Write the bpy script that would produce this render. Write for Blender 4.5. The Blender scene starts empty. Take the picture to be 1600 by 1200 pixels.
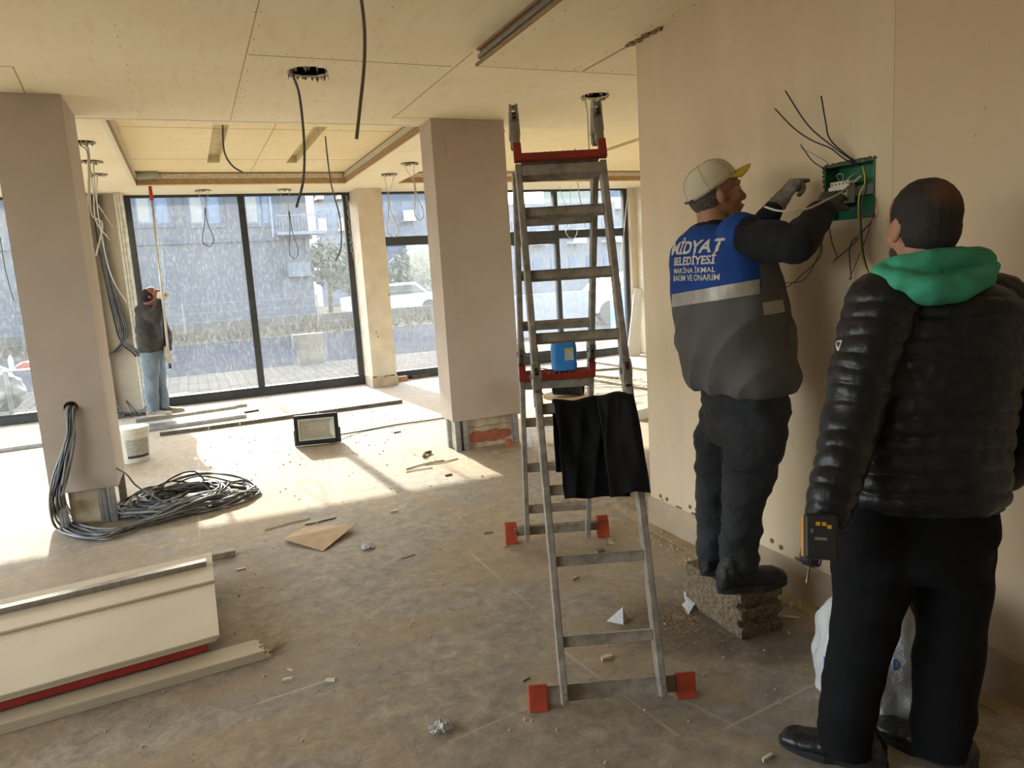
import bpy, bmesh, math, random
from mathutils import Vector, Matrix, noise
from mathutils.bvhtree import BVHTree
random.seed(7)
V = Vector
scn = bpy.context.scene
COL = scn.collection
PI = math.pi

# ------------------------------------------------------------------ camera
YAW, PIT, ROL, FPX, CH = 0.40462839, 0.1510168, -0.06121023, 1150.6, 1.52
cf = V((math.sin(YAW)*math.cos(PIT), math.cos(YAW)*math.cos(PIT), -math.sin(PIT)))
r0 = V((math.cos(YAW), -math.sin(YAW), 0)); u0 = r0.cross(cf)
cr = r0*math.cos(ROL) + u0*math.sin(ROL)
cu = -r0*math.sin(ROL) + u0*math.cos(ROL)
CAM = V((0, 0, CH))
cd = bpy.data.cameras.new('camera'); cam = bpy.data.objects.new('camera', cd); COL.objects.link(cam)
cd.sensor_width = 36; cd.lens = FPX/1600*36; cd.clip_start = 0.05; cd.clip_end = 500
cam.matrix_world = Matrix(((cr.x, cu.x, -cf.x, 0), (cr.y, cu.y, -cf.y, 0), (cr.z, cu.z, -cf.z, CH), (0, 0, 0, 1)))
scn.camera = cam

# ------------------------------------------------------------------ light
w = bpy.data.worlds.new('sky'); scn.world = w; w.use_nodes = True
nt = w.node_tree; nt.nodes.clear()
sk = nt.nodes.new('ShaderNodeTexSky'); sk.sky_type = 'NISHITA'; sk.sun_disc = False
sk.sun_elevation = math.radians(24.3); sk.sun_rotation = math.radians(-4); sk.air_density = 1.0; sk.dust_density = 1.5
bg = nt.nodes.new('ShaderNodeBackground'); bg.inputs['Strength'].default_value = 0.53
hz = nt.nodes.new('ShaderNodeHueSaturation'); hz.inputs['Saturation'].default_value = 0.55
wo = nt.nodes.new('ShaderNodeOutputWorld')
nt.links.new(sk.outputs[0], hz.inputs['Color']); nt.links.new(hz.outputs[0], bg.inputs[0]); nt.links.new(bg.outputs[0], wo.inputs[0])
sl = bpy.data.lights.new('sun', 'SUN'); so = bpy.data.objects.new('sun', sl); COL.objects.link(so)
sl.energy = 3.3; sl.angle = math.radians(0.6); sl.color = (1.0, 0.93, 0.80)
so.location = (0, 20, 12)
so.rotation_euler = V((-0.46, 6.17, 2.79)).to_track_quat('Z', 'Y').to_euler()
vs = scn.view_settings
vs.view_transform = 'Standard'; vs.look = 'None'; vs.gamma = 1; vs.use_curve_mapping = False
vs.exposure = 2.02

# ------------------------------------------------------------------ pixel -> place
def ray(x, y): return cf + cr*((x-800)/FPX) - cu*((y-600)/FPX)
def atz(x, y, z=0.0): d = ray(x, y); return CAM + d*((z-CH)/d.z)
def aty(x, y, Y): d = ray(x, y); return CAM + d*(Y/d.y)
def atx(x, y, X): d = ray(x, y); return CAM + d*(X/d.x)
def atd(x, y, D): return CAM + ray(x, y)*D

# ------------------------------------------------------------------ materials
def srgb(c):
    if isinstance(c, str):
        c = [int(c[i:i+2], 16)/255 for i in (0, 2, 4)]
    return tuple(x/12.92 if x <= .04045 else ((x+.055)/1.055)**2.4 for x in c)
MATS = {}
def mat(name, col, rough=.7, metal=0, scale=8, var=.12, bump=0.0, bscale=None, detail=6, spec=.5, col2=None, emit=None, coord='Object', stretch=None, contrast=(.35,.65)):
    if name in MATS: return MATS[name]
    m = bpy.data.materials.new(name); m.use_nodes = True; MATS[name] = m
    t = m.node_tree; n = t.nodes; L = t.links; b = n['Principled BSDF']
    c = srgb(col); c2 = srgb(col2) if col2 else tuple(x*(1-var) for x in c); c1 = c if col2 else tuple(min(1, x*(1+var*.6)) for x in c)
    tc = n.new('ShaderNodeTexCoord'); mp = n.new('ShaderNodeMapping'); L.new(tc.outputs[coord], mp.inputs[0])
    if stretch: mp.inputs['Scale'].default_value = stretch
    nz = n.new('ShaderNodeTexNoise'); nz.inputs['Scale'].default_value = scale; nz.inputs['Detail'].default_value = detail
    L.new(mp.outputs[0], nz.inputs['Vector'])
    rp = n.new('ShaderNodeValToRGB'); rp.color_ramp.elements[0].position = contrast[0]; rp.color_ramp.elements[1].position = contrast[1]
    rp.color_ramp.elements[0].color = (*c2, 1); rp.color_ramp.elements[1].color = (*c1, 1)
    L.new(nz.outputs['Fac'], rp.inputs[0]); L.new(rp.outputs[0], b.inputs['Base Color'])
    b.inputs['Roughness'].default_value = rough; b.inputs['Metallic'].default_value = metal
    b.inputs['Specular IOR Level'].default_value = spec
    if emit:
        b.inputs['Emission Color'].default_value = (*srgb(emit[0]), 1); b.inputs['Emission Strength'].default_value = emit[1]
    if bump:
        bn = n.new('ShaderNodeTexNoise'); bn.inputs['Scale'].default_value = bscale or scale*4; bn.inputs['Detail'].default_value = 5
        L.new(mp.outputs[0], bn.inputs['Vector'])
        bp = n.new('ShaderNodeBump'); bp.inputs['Strength'].default_value = bump; bp.inputs['Distance'].default_value = .01
        L.new(bn.outputs['Fac'], bp.inputs['Height']); L.new(bp.outputs[0], b.inputs['Normal'])
    return m
def N(t, typ, **kw):
    n = t.nodes.new(typ)
    for k, v in kw.items(): setattr(n, k, v)
    return n
def mixc(t, a, b, fac, mode='MIX'):
    n = t.nodes.new('ShaderNodeMix'); n.data_type = 'RGBA'; n.blend_type = mode
    for sock, v in ((0, fac), (6, a), (7, b)):
        if hasattr(v, 'is_linked') or hasattr(v, 'links'): t.links.new(v, n.inputs[sock])
        else: n.inputs[sock].default_value = v if not isinstance(v, tuple) else (*v, 1)
    return n.outputs[2]
def ramp(t, src, p0, p1, c0=0, c1=1):
    n = t.nodes.new('ShaderNodeMapRange'); t.links.new(src, n.inputs[0])
    n.inputs[1].default_value = p0; n.inputs[2].default_value = p1; n.inputs[3].default_value = c0; n.inputs[4].default_value = c1
    return n.outputs[0]
def noise_n(t, vec, scale, detail=6, rough=.55, dist=0):
    n = t.nodes.new('ShaderNodeTexNoise'); n.inputs['Scale'].default_value = scale; n.inputs['Detail'].default_value = detail
    n.inputs['Roughness'].default_value = rough; n.inputs['Distortion'].default_value = dist
    t.links.new(vec, n.inputs['Vector']); return n.outputs['Fac']
def mnode(t, op, a, b=None, c=None):
    n = t.nodes.new('ShaderNodeMath'); n.operation = op
    for i, v in enumerate((a, b, c)):
        if v is None: continue
        if hasattr(v, 'links'): t.links.new(v, n.inputs[i])
        else: n.inputs[i].default_value = v
    return n.outputs[0]
def floor_mat():
    m = bpy.data.materials.new('dusty_concrete'); m.use_nodes = True; t = m.node_tree; b = t.nodes['Principled BSDF']
    g = N(t, 'ShaderNodeNewGeometry'); P = g.outputs['Position']
    mp = N(t, 'ShaderNodeMapping'); mp.inputs['Rotation'].default_value = (0, 0, .35); mp.inputs['Scale'].default_value = (1, 1.35, 1); t.links.new(P, mp.inputs[0]); Q = mp.outputs[0]
    big = ramp(t, noise_n(t, P, .55, 5, .6, .6), .38, .62)
    med = ramp(t, noise_n(t, Q, 2.6, 8, .68, .8), .38, .62)
    fin = ramp(t, noise_n(t, P, 13, 10, .8, .4), .38, .64)
    gr = ramp(t, noise_n(t, P, 90, 4, .7), .3, .7)
    c = mixc(t, srgb('96918a'), srgb('b8a68c'), big)
    c = mixc(t, c, srgb('bfb096'), mnode(t, 'MULTIPLY', med, .6)); c = mixc(t, c, srgb('7f7a74'), mnode(t, 'MULTIPLY', ramp(t, noise_n(t, P, 1.7, 7, .7, 1.0), .52, .66), .45))
    c = mixc(t, c, srgb('7a7268'), mnode(t, 'MULTIPLY', mnode(t, 'SUBTRACT', 1.0, fin), .85))
    edge = ramp(t, noise_n(t, P, .9, 9, .72, .9), .49, .53)
    c = mixc(t, c, srgb('a58f6c'), mnode(t, 'MULTIPLY', edge, .42))
    spk = ramp(t, noise_n(t, P, 38, 6, .8), .60, .70)
    c = mixc(t, c, srgb('5c554c'), mnode(t, 'MULTIPLY', spk, .35))
    c = mixc(t, c, srgb('d3cab4'), mnode(t, 'MULTIPLY', ramp(t, noise_n(t, Q, 7, 8, .75, 1.2), .60, .76), .55))
    c = mixc(t, c, srgb('55504a'), mnode(t, 'MULTIPLY', ramp(t, gr, .75, 1), .35))
    # paler from mid room towards the glass, darker spots by the block
    sx = N(t, 'ShaderNodeSeparateXYZ'); t.links.new(P, sx.inputs[0]); X, Y = sx.outputs[0], sx.outputs[1]
    dusty = ramp(t, Y, 3.6, 5.6, 0, .15)
    c = mixc(t, c, srgb('c4bcae'), dusty)
    def spot(x, y, r, a, col, c):
        dx = mnode(t, 'SUBTRACT', X, x); dy = mnode(t, 'SUBTRACT', Y, y)
        d = mnode(t, 'SQRT', mnode(t, 'ADD', mnode(t, 'MULTIPLY', dx, dx), mnode(t, 'MULTIPLY', dy, dy)))
        d = mnode(t, 'ADD', d, mnode(t, 'MULTIPLY', noise_n(t, P, 6, 7, .7), r*1.1))
        return mixc(t, c, srgb(col), ramp(t, d, r*.95, r*1.35, a, 0))
    c = spot(1.75, 2.42, .42, .62, '4b4036', c)
    c = spot(2.0, 2.15, .30, .55, '4b4036', c)
    c = spot(.25, 2.9, .5, .28, '8a8278', c)
    def line(p, q, wd, a, col, c):
        dx, dy = q[0]-p[0], q[1]-p[1]; l = math.hypot(dx, dy); nx, ny = -dy/l, dx/l
        d = mnode(t, 'ABSOLUTE', mnode(t, 'ADD', mnode(t, 'ADD', mnode(t, 'MULTIPLY', X, nx), mnode(t, 'MULTIPLY', Y, ny)), -(nx*p[0]+ny*p[1])))
        d = mnode(t, 'ADD', d, mnode(t, 'MULTIPLY', mnode(t, 'SUBTRACT', noise_n(t, P, 9, 4), .5), .012))
        s = mnode(t, 'ADD', mnode(t, 'MULTIPLY', X, dx/l), mnode(t, 'MULTIPLY', Y, dy/l)); s0 = (p[0]*dx+p[1]*dy)/l
        inside = mnode(t, 'MULTIPLY', mnode(t, 'GREATER_THAN', s, s0), mnode(t, 'LESS_THAN', s, s0+l))
        return mixc(t, c, srgb(col), mnode(t, 'MULTIPLY', inside, mnode(t, 'MULTIPLY', ramp(t, d, 0, wd, a, 0), ramp(t, noise_n(t, P, 3, 4), .35, .6))))
    for a, bb in (((731, 860), (869, 982)), ((1130, 1140), (1330, 1040)), ((870, 1010), (1060, 1150)), ((1000, 1060), (1180, 1150)), ((700, 1160), (860, 1090)), ((310, 700), (312, 850)), ((340, 1120), (520, 1060))):
        p = atz(*a); q = atz(*bb); c = line(p, q, .010, .55, 'c9bda4', c)
    t.links.new(c, b.inputs['Base Color']); b.inputs['Roughness'].default_value = .82; b.inputs['Specular IOR Level'].default_value = .25
    bp = N(t, 'ShaderNodeBump'); bp.inputs['Strength'].default_value = .22; bp.inputs['Distance'].default_value = .004
    t.links.new(mnode(t, 'ADD', mnode(t, 'MULTIPLY', ramp(t, noise_n(t, P, 24, 8, .7), .3, .7), .6), mnode(t, 'MULTIPLY', gr, .6)), bp.inputs['Height']); t.links.new(bp.outputs[0], b.inputs['Normal'])
    MATS['floor'] = m; return m
def glass_mat(dust=.042):
    m = bpy.data.materials.new('dusty_glass'); m.use_nodes = True; t = m.node_tree; t.nodes.clear()
    out = N(t, 'ShaderNodeOutputMaterial'); tr = N(t, 'ShaderNodeBsdfTransparent'); tr.inputs[0].default_value = (.95, .97, .97, 1)
    df = N(t, 'ShaderNodeBsdfDiffuse'); df.inputs[0].default_value = (.84, .85, .87, 1)
    tl = N(t, 'ShaderNodeBsdfTranslucent'); tl.inputs[0].default_value = (.84, .86, .88, 1)
    gl = N(t, 'ShaderNodeBsdfGlossy'); gl.inputs['Roughness'].default_value = .03
    g = N(t, 'ShaderNodeNewGeometry'); mp = N(t, 'ShaderNodeMapping'); mp.inputs['Scale'].default_value = (30, 1, 11); mp.inputs['Rotation'].default_value = (0, .3, 0); t.links.new(g.outputs['Position'], mp.inputs[0])
    streak = ramp(t, noise_n(t, mp.outputs[0], 1.6, 9, .85, .3), .50, .72)
    cl = ramp(t, noise_n(t, g.outputs['Position'], 1.2, 5), .35, .7)
    f = mnode(t, 'ADD', dust*.5, mnode(t, 'ADD', mnode(t, 'MULTIPLY', streak, dust*2.2), mnode(t, 'MULTIPLY', cl, dust*.35)))
    mx = N(t, 'ShaderNodeMixShader'); mx.inputs[0].default_value = .55; t.links.new(df.outputs[0], mx.inputs[1]); t.links.new(tl.outputs[0], mx.inputs[2])
    m2 = N(t, 'ShaderNodeMixShader'); t.links.new(f, m2.inputs[0]); t.links.new(tr.outputs[0], m2.inputs[1]); t.links.new(mx.outputs[0], m2.inputs[2])
    m3 = N(t, 'ShaderNodeMixShader'); m3.inputs[0].default_value = .035; t.links.new(m2.outputs[0], m3.inputs[1]); t.links.new(gl.outputs[0], m3.inputs[2])
    t.links.new(m3.outputs[0], out.inputs[0]); MATS['glass'] = m; return m
def plastic_film(name, alpha=.45, col=(.85, .87, .9)):
    m = bpy.data.materials.new(name); m.use_nodes = True; t = m.node_tree; b = t.nodes['Principled BSDF']
    b.inputs['Base Color'].default_value = (*col, 1); b.inputs['Roughness'].default_value = .25; b.inputs['Alpha'].default_value = alpha
    g = N(t, 'ShaderNodeTexCoord'); bp = N(t, 'ShaderNodeBump'); bp.inputs['Strength'].default_value = .8; bp.inputs['Distance'].default_value = .02
    t.links.new(noise_n(t, g.outputs['Object'], 25, 4, .6, 2), bp.inputs['Height']); t.links.new(bp.outputs[0], b.inputs['Normal'])
    MATS[name] = m; return m
def wall_mat():
    m = bpy.data.materials.new('skimmed_plaster'); m.use_nodes = True; t = m.node_tree; b = t.nodes['Principled BSDF']
    g = N(t, 'ShaderNodeNewGeometry'); P = g.outputs['Position']
    mp = N(t, 'ShaderNodeMapping'); mp.inputs['Scale'].default_value = (1, 2.2, .55); t.links.new(P, mp.inputs[0])
    a = ramp(t, noise_n(t, mp.outputs[0], 1.8, 7, .65, .5), .3, .7)
    c = mixc(t, srgb('c6b294'), srgb('d2bfa2'), a)
    st = ramp(t, noise_n(t, mp.outputs[0], 7, 8, .7, 1.0), .62, .78)
    c = mixc(t, c, srgb('a48e78'), mnode(t, 'MULTIPLY', st, .5))
    sp = N(t, 'ShaderNodeTexVoronoi'); sp.inputs['Scale'].default_value = 9; t.links.new(P, sp.inputs['Vector'])
    dots = mnode(t, 'LESS_THAN', sp.outputs['Distance'], .035)
    dots = mnode(t, 'MULTIPLY', dots, mnode(t, 'GREATER_THAN', noise_n(t, P, 1.5, 2), .56))
    c = mixc(t, c, srgb('6b543f'), mnode(t, 'MULTIPLY', dots, .7))
    sx = N(t, 'ShaderNodeSeparateXYZ'); t.links.new(P, sx.inputs[0])
    # board joint line
    yj = atx(1396, 200, 2.36).y
    d = mnode(t, 'ABSOLUTE', mnode(t, 'SUBTRACT', sx.outputs[1], yj))
    c = mixc(t, c, srgb('8c7866'), ramp(t, d, .001, .003, .6, 0))
    pink = mnode(t, 'LESS_THAN', sx.outputs[1], yj)
    c = mixc(t, c, srgb('bfa68a'), mnode(t, 'MULTIPLY', pink, .55))
    t.links.new(c, b.inputs['Base Color']); b.inputs['Roughness'].default_value = .75; b.inputs['Specular IOR Level'].default_value = .3
    bp = N(t, 'ShaderNodeBump'); bp.inputs['Strength'].default_value = .15; bp.inputs['Distance'].default_value = .01
    t.links.new(noise_n(t, P, 12, 6), bp.inputs['Height']); t.links.new(bp.outputs[0], b.inputs['Normal'])
    MATS['wall'] = m; return m
def ceil_mat(name, c1, c2):
    m = bpy.data.materials.new(name); m.use_nodes = True; t = m.node_tree; b = t.nodes['Principled BSDF']
    g = N(t, 'ShaderNodeNewGeometry'); P = g.outputs['Position']
    a = ramp(t, noise_n(t, P, 1.4, 6, .6, .4), .35, .7)
    c = mixc(t, srgb(c1), srgb(c2), a)
    mp = N(t, 'ShaderNodeMapping'); mp.inputs['Scale'].default_value = (6, 1, 1); t.links.new(P, mp.inputs[0])
    c = mixc(t, c, srgb('c9a96a'), mnode(t, 'MULTIPLY', ramp(t, noise_n(t, mp.outputs[0], 3, 6), .55, .8), .25))
    t.links.new(c, b.inputs['Base Color']); b.inputs['Roughness'].default_value = .85; b.inputs['Specular IOR Level'].default_value = .15
    MATS[name] = m; return m
FLOOR = floor_mat(); GLASS = glass_mat(); WALL = wall_mat()
CEIL = ceil_mat('ceiling_board', 'efe2c0', 'f4eacf'); CEIL2 = ceil_mat('tray_board', 'ecdbad', 'f1e3bd')
FILM = plastic_film('clear_film', .35); BAGM = plastic_film('bag_film', .72, (.80, .82, .82))
SEAM = mat('board_joint', '9b8656', scale=6, var=.3)
BEAD = mat('corner_bead', 'e4ddca', .5, scale=30)
DARK = mat('plenum_shade', '0d0b0a', .9, scale=5)  # near-black colour stands in for the shade above the ceiling holes
BROWN = mat('board_edge', '9a7b55', .8, scale=20)
ALU = mat('brushed_aluminium', '9e9a93', .42, .8, scale=40, var=.18, stretch=(1, 1, .15))
ALUP = mat('scuffed_aluminium', '938a7d', .55, .15, scale=22, var=.35)
ZINC = mat('zinc_profile', 'b4b8bb', .4, .75, scale=25, var=.2)
FRAME = mat('anthracite_frame', '35383a', .45, .1, scale=12, var=.25)
DRY = mat('pillar_board', 'b8aa9c', .85, scale=3, var=.06, spec=.2)
PLAS = mat('column_plaster', 'cfc3ae', .85, scale=4, var=.12, bump=.2, bscale=20)
SCREW = mat('screw_head', '2c241d', .6)
BLACKP = mat('black_plastic', '17181a', .42, scale=20, var=.3)
REDP = mat('orange_red_plastic', 'b0452a', .5, scale=14, var=.22)
STEPR = mat('red_step', '8f2a18', .5, scale=14, var=.25)
CABLE = mat('grey_cable', '5c5c5c', .5, scale=12, var=.3)
CABLEW = mat('pale_cable', 'c6c1b4', .5, scale=12, var=.15)
CABLEK = mat('dark_cable', '24262a', .5, scale=12, var=.3)
WOOD = mat('pale_wood', 'b79b6d', .75, scale=4, var=.2, stretch=(1, 14, 14), bump=.2)
WOODD = mat('wood_offcut', 'cdb78e', .75, scale=30, var=.2)
GYP = mat('gypsum_board', 'c9bda4', .85, scale=2.5, var=.06, spec=.2)
GYPE = mat('gypsum_edge', 'b3a48a', .9, scale=30, var=.2)

# ------------------------------------------------------------------ mesh helpers
class MB:
    def __init__(s): s.b = bmesh.new(); s.mi = 0
    def _mark(s, fs):
        for f in fs: f.material_index = s.mi
    def face(s, pts):
        f = s.b.faces.new([s.b.verts.new(p) for p in pts]); f.material_index = s.mi; return f
    def hexa(s, lo, hi):   # two quads lo[4], hi[4]
        a = [s.b.verts.new(p) for p in lo]; c = [s.b.verts.new(p) for p in hi]
        fs = [s.b.faces.new(a[::-1]), s.b.faces.new(c)]
        for i in range(4): fs.append(s.b.faces.new((a[i], a[(i+1) % 4], c[(i+1) % 4], c[i])))
        s._mark(fs)
    def box(s, a, c):
        x0, y0, z0 = a; x1, y1, z1 = c
        s.hexa([(x0, y0, z0), (x1, y0, z0), (x1, y1, z0), (x0, y1, z0)], [(x0, y0, z1), (x1, y0, z1), (x1, y1, z1), (x0, y1, z1)])
    def obox(s, c, X, Y, Z):   # oriented: centre and half-vectors
        c = V(c); X = V(X); Y = V(Y); Z = V(Z)
        q = [(-1, -1), (1, -1), (1, 1), (-1, 1)]
        s.hexa([c+X*i+Y*j-Z for i, j in q], [c+X*i+Y*j+Z for i, j in q])
    def bar(s, p, q, w, h, up=(0, 0, 1)):
        p = V(p); q = V(q); d = (q-p); l = d.length; d = d/l; up = V(up); sd = d.cross(up).normalized(); up = sd.cross(d).normalized()
        s.obox((p+q)/2, d*l/2, sd*w/2, up*h/2)
    def prism(s, pts, ext):
        ext = V(ext); a = [s.b.verts.new(V(p)) for p in pts]; c = [s.b.verts.new(V(p)+ext) for p in pts]; n = len(pts)
        fs = [s.b.faces.new(a[::-1]), s.b.faces.new(c)]
        for i in range(n): fs.append(s.b.faces.new((a[i], a[(i+1) % n], c[(i+1) % n], c[i])))
        s._mark(fs)
    def loft(s, rings, closed=True):
        R = [[s.b.verts.new(p) for p in r] for r in rings]; n = len(R[0]); fs = []
        for a, c in zip(R, R[1:]):
            for i in range(n): fs.append(s.b.faces.new((a[i], a[(i+1) % n], c[(i+1) % n], c[i])))
        if closed: fs += [s.b.faces.new(R[0][::-1]), s.b.faces.new(R[-1])]
        s._mark(fs)
    def cyl(s, p, q, r, r2=None, n=20, cap=True):
        p = V(p); q = V(q); r2 = r if r2 is None else r2; d = (q-p).normalized()
        a = d.orthogonal().normalized(); c = d.cross(a)
        cs = [(math.cos(2*PI*i/n), math.sin(2*PI*i/n)) for i in range(n)]
        s.loft([[p+(a*x+c*y)*r for x, y in cs], [q+(a*x+c*y)*r2 for x, y in cs]], cap)
    def lathe(s, c, prof, n=28, axis=(0, 0, 1)):
        c = V(c); d = V(axis).normalized(); a = d.orthogonal().normalized(); e = d.cross(a)
        s.loft([[c+d*z+(a*math.cos(2*PI*i/n)+e*math.sin(2*PI*i/n))*max(r, 1e-4) for i in range(n)] for r, z in prof])
    def tube(s, pts, r, n=6, smooth=2):
        P = [V(p) for p in pts]
        if smooth: P = catmull(P, smooth if smooth > 2 else 5)
        d = (P[1]-P[0]).normalized(); a = d.orthogonal().normalized(); rings = []
        for i, p in enumerate(P):
            t = (P[min(i+1, len(P)-1)]-P[max(i-1, 0)])
            if t.length < 1e-9: t = d
            t.normalize(); a = (a-t*a.dot(t)); a = a.normalized() if a.length > 1e-6 else t.orthogonal().normalized(); c = t.cross(a)
            rr = r if not callable(r) else r(i/(len(P)-1))
            rings.append([p+(a*math.cos(2*PI*k/n)+c*math.sin(2*PI*k/n))*rr for k in range(n)])
        s.loft(rings)
    def ell(s, c, rad, R=None, n=20, m=12):
        c = V(c); R = R or Matrix.Identity(3); rings = []
        for j in range(1, m):
            th = PI*j/m
            rings.append([c+R@V((rad[0]*math.sin(th)*math.cos(2*PI*i/n), rad[1]*math.sin(th)*math.sin(2*PI*i/n), -rad[2]*math.cos(th))) for i in range(n)])
        s.loft(rings)
    def cone(s, p, q, r1, r2, flat=None, n=18, caps=4, capend=(1, 1)):
        """rounded limb; flat=(vector, ratio): squash of the radius along vector"""
        p = V(p); q = V(q); d = (q-p).normalized()
        if flat: a = V(flat[0]); a = (a-d*a.dot(d)).normalized(); k = flat[1]
        else: a = d.orthogonal().normalized(); k = 1
        c = d.cross(a); rings = []
        def ring(o, r): return [o+a*(math.cos(2*PI*i/n)*r*k)+c*(math.sin(2*PI*i/n)*r) for i in range(n)]
        if capend[0]:
            for j in range(caps): th = PI/2*(j+.35)/(caps+.35); rings.append(ring(p-d*r1*math.cos(th), r1*math.sin(th)))
        rings.append(ring(p, r1)); rings.append(ring(q, r2))
        if capend[1]:
            for j in range(caps-1, -1, -1): th = PI/2*(j+.35)/(caps+.35); rings.append(ring(q+d*r2*math.cos(th), r2*math.sin(th)))
        s.loft(rings)
    def sect(s, stations, n=28, power=2.0):
        """stations: (centre, half-vector A, half-vector B)"""
        rings = []
        for c, A, B in stations:
            c = V(c); A = V(A); B = V(B); rr = []
            for i in range(n):
                x, y = math.cos(2*PI*i/n), math.sin(2*PI*i/n)
                if power != 2: x = math.copysign(abs(x)**(2/power), x); y = math.copysign(abs(y)**(2/power), y)
                rr.append(c+A*x+B*y)
            rings.append(rr)
        s.loft(rings)
def catmull(P, k=5):
    if len(P) < 3: return P
    Q = [P[0]*2-P[1]]+P+[P[-1]*2-P[-2]]; out = []
    for i in range(1, len(Q)-2):
        a, b, c, d = Q[i-1:i+3]
        for j in range(k):
            t = j/k; out.append(.5*((2*b)+(c-a)*t+(2*a-5*b+4*c-d)*t*t+(3*b-a-3*c+d)*t**3))
    out.append(P[-1]); return out
def worldloc(o):
    l = V(o.location)
    while o.parent: o = o.parent; l += o.location
    return l
def obj(name, mb, mats, parent=None, smooth=False, bevel=0):
    me = bpy.data.meshes.new(name)
    if isinstance(mb, MB):
        bmesh.ops.recalc_face_normals(mb.b, faces=mb.b.faces[:])
        mb.b.to_mesh(me); mb.b.free()
    else: me = mb; me.name = name
    if not isinstance(mats, (list, tuple)): mats = [mats]
    me.materials.clear()
    for m in mats: me.materials.append(m)
    xs = [v.co for v in me.vertices]
    lo = V([min(c[i] for c in xs) for i in range(3)]); hi = V([max(c[i] for c in xs) for i in range(3)])
    org = V(((lo.x+hi.x)/2, (lo.y+hi.y)/2, lo.z)); me.transform(Matrix.Translation(-org))
    o = bpy.data.objects.new(name, me); COL.objects.link(o)
    o.location = org
    if parent: o.parent = parent; o.location = org-worldloc(parent)
    if smooth:
        for p in me.polygons: p.use_smooth = True
    if bevel:
        bv = o.modifiers.new('bevel', 'BEVEL'); bv.width = bevel; bv.segments = 2; bv.limit_method = 'ANGLE'; bv.angle_limit = .7
    return o
def auto(o, ang=40):
    me = o.data
    for p in me.polygons: p.use_smooth = True
    try: me.set_sharp_from_angle(angle=math.radians(ang))
    except Exception: pass
    return o
def thing(name, label, cat, loc, group=None):
    o = bpy.data.objects.new(name, None); COL.objects.link(o); o.location = loc; o.empty_display_size = .1
    o['label'] = label; o['category'] = cat
    if group: o['group'] = group
    return o
def tag(o, label, cat, group=None, kind=None):
    o['label'] = label; o['category'] = cat
    if group: o['group'] = group
    if kind: o['kind'] = kind
    return o
def struct(o, label=None):
    o['kind'] = 'structure'
    if label: o['label'] = label
    return o
def sbox(name, a, b, m, parent=None):
    mb = MB(); mb.box(a, b); o = obj(name, mb, m, parent)
    return o if parent else struct(o)
def apply_mods(o):
    dg = bpy.context.evaluated_depsgraph_get(); dg.update()
    me = bpy.data.meshes.new_from_object(o.evaluated_get(dg)); o.modifiers.clear(); o.data = me; return o
def remesh(mb, voxel, smooth=4, fac=.5):
    bmesh.ops.recalc_face_normals(mb.b, faces=mb.b.faces[:])
    me = bpy.data.meshes.new('tmp'); mb.b.to_mesh(me); mb.b.free()
    o = bpy.data.objects.new('tmp', me); COL.objects.link(o)
    m = o.modifiers.new('r', 'REMESH'); m.mode = 'VOXEL'; m.voxel_size = voxel; m.use_smooth_shade = True
    if smooth: s = o.modifiers.new('s', 'SMOOTH'); s.iterations = smooth; s.factor = fac
    apply_mods(o); me = o.data; bpy.data.objects.remove(o)
    for p in me.polygons: p.use_smooth = True
    return me
def displace(me, fn):
    ns = [v.normal.copy() for v in me.vertices]
    for v, n in zip(me.vertices, ns):
        d = fn(v.co, n)
        if isinstance(d, Vector): v.co += d
        else: v.co += n*d
    me.update(); return me
def nz(p, s, off=0): return noise.noise(V((p[0]*s+off, p[1]*s, p[2]*s)))
def wrinkle(me, amp, s, stretch=(1, 1, 1), off=0):
    def fn(c, n):
        q = V((c.x*stretch[0], c.y*stretch[1], c.z*stretch[2]))
        a = 1-abs(nz(q, s, off))*2; b = nz(q, s*2.3, off+5)
        return amp*(a*.7+b*.5-.35)
    return displace(me, fn)

# ================================================================== SETTING
CZ = 2.79; YG = 10.93; WX = 2.36
def cut(o, cutters):
    for c in cutters:
        co = obj('cutter', c, DARK); m = o.modifiers.new('b', 'BOOLEAN'); m.operation = 'DIFFERENCE'; m.object = co; m.solver = 'EXACT'
        apply_mods(o); bpy.data.objects.remove(co)
    return o
sbox('floor', (-5, -4, -.15), (7.3, YG+.08, 0), FLOOR)
holes = [((482, 113), .125), ((930, 150), .11), ((130, 222), .09), ((142, 252), .1), ((153, 272), .09), ((317, 297), .1), ((444, 296), .1), ((640, 255), .1), ((608, 272), .1), ((880, 297), .1)]
HC = []
mb = MB(); mb.box((-5, -4, CZ), (7.3, YG+.08, CZ+.0125)); ceiling = struct(obj('ceiling', mb, [CEIL, BROWN]))
cuts = []
T1 = (-.40, 6.27, 2.07, 9.97); T2 = (2.76, 6.25, 6.9, 9.98)
for T in (T1, T2): c = MB(); c.box((T[0], T[1], CZ-.1), (T[2], T[3], CZ+.1)); cuts.append(c)
for k, (px, r) in enumerate(holes):
    h = atz(*px, CZ); HC.append(h); c = MB(); pts = []
    for i in range(26):
        a = 2*PI*i/26; rr = r*(1+random.uniform(-.1, .06)); pts.append(V((h.x+rr*math.cos(a), h.y+rr*math.sin(a), CZ-.05)))
    c.prism(pts, (0, 0, .1)); cuts.append(c)
loc0 = ceiling.location.copy()
cut(ceiling, cuts)
struct(ceiling, 'cream plasterboard ceiling with round light cut-outs')
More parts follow.
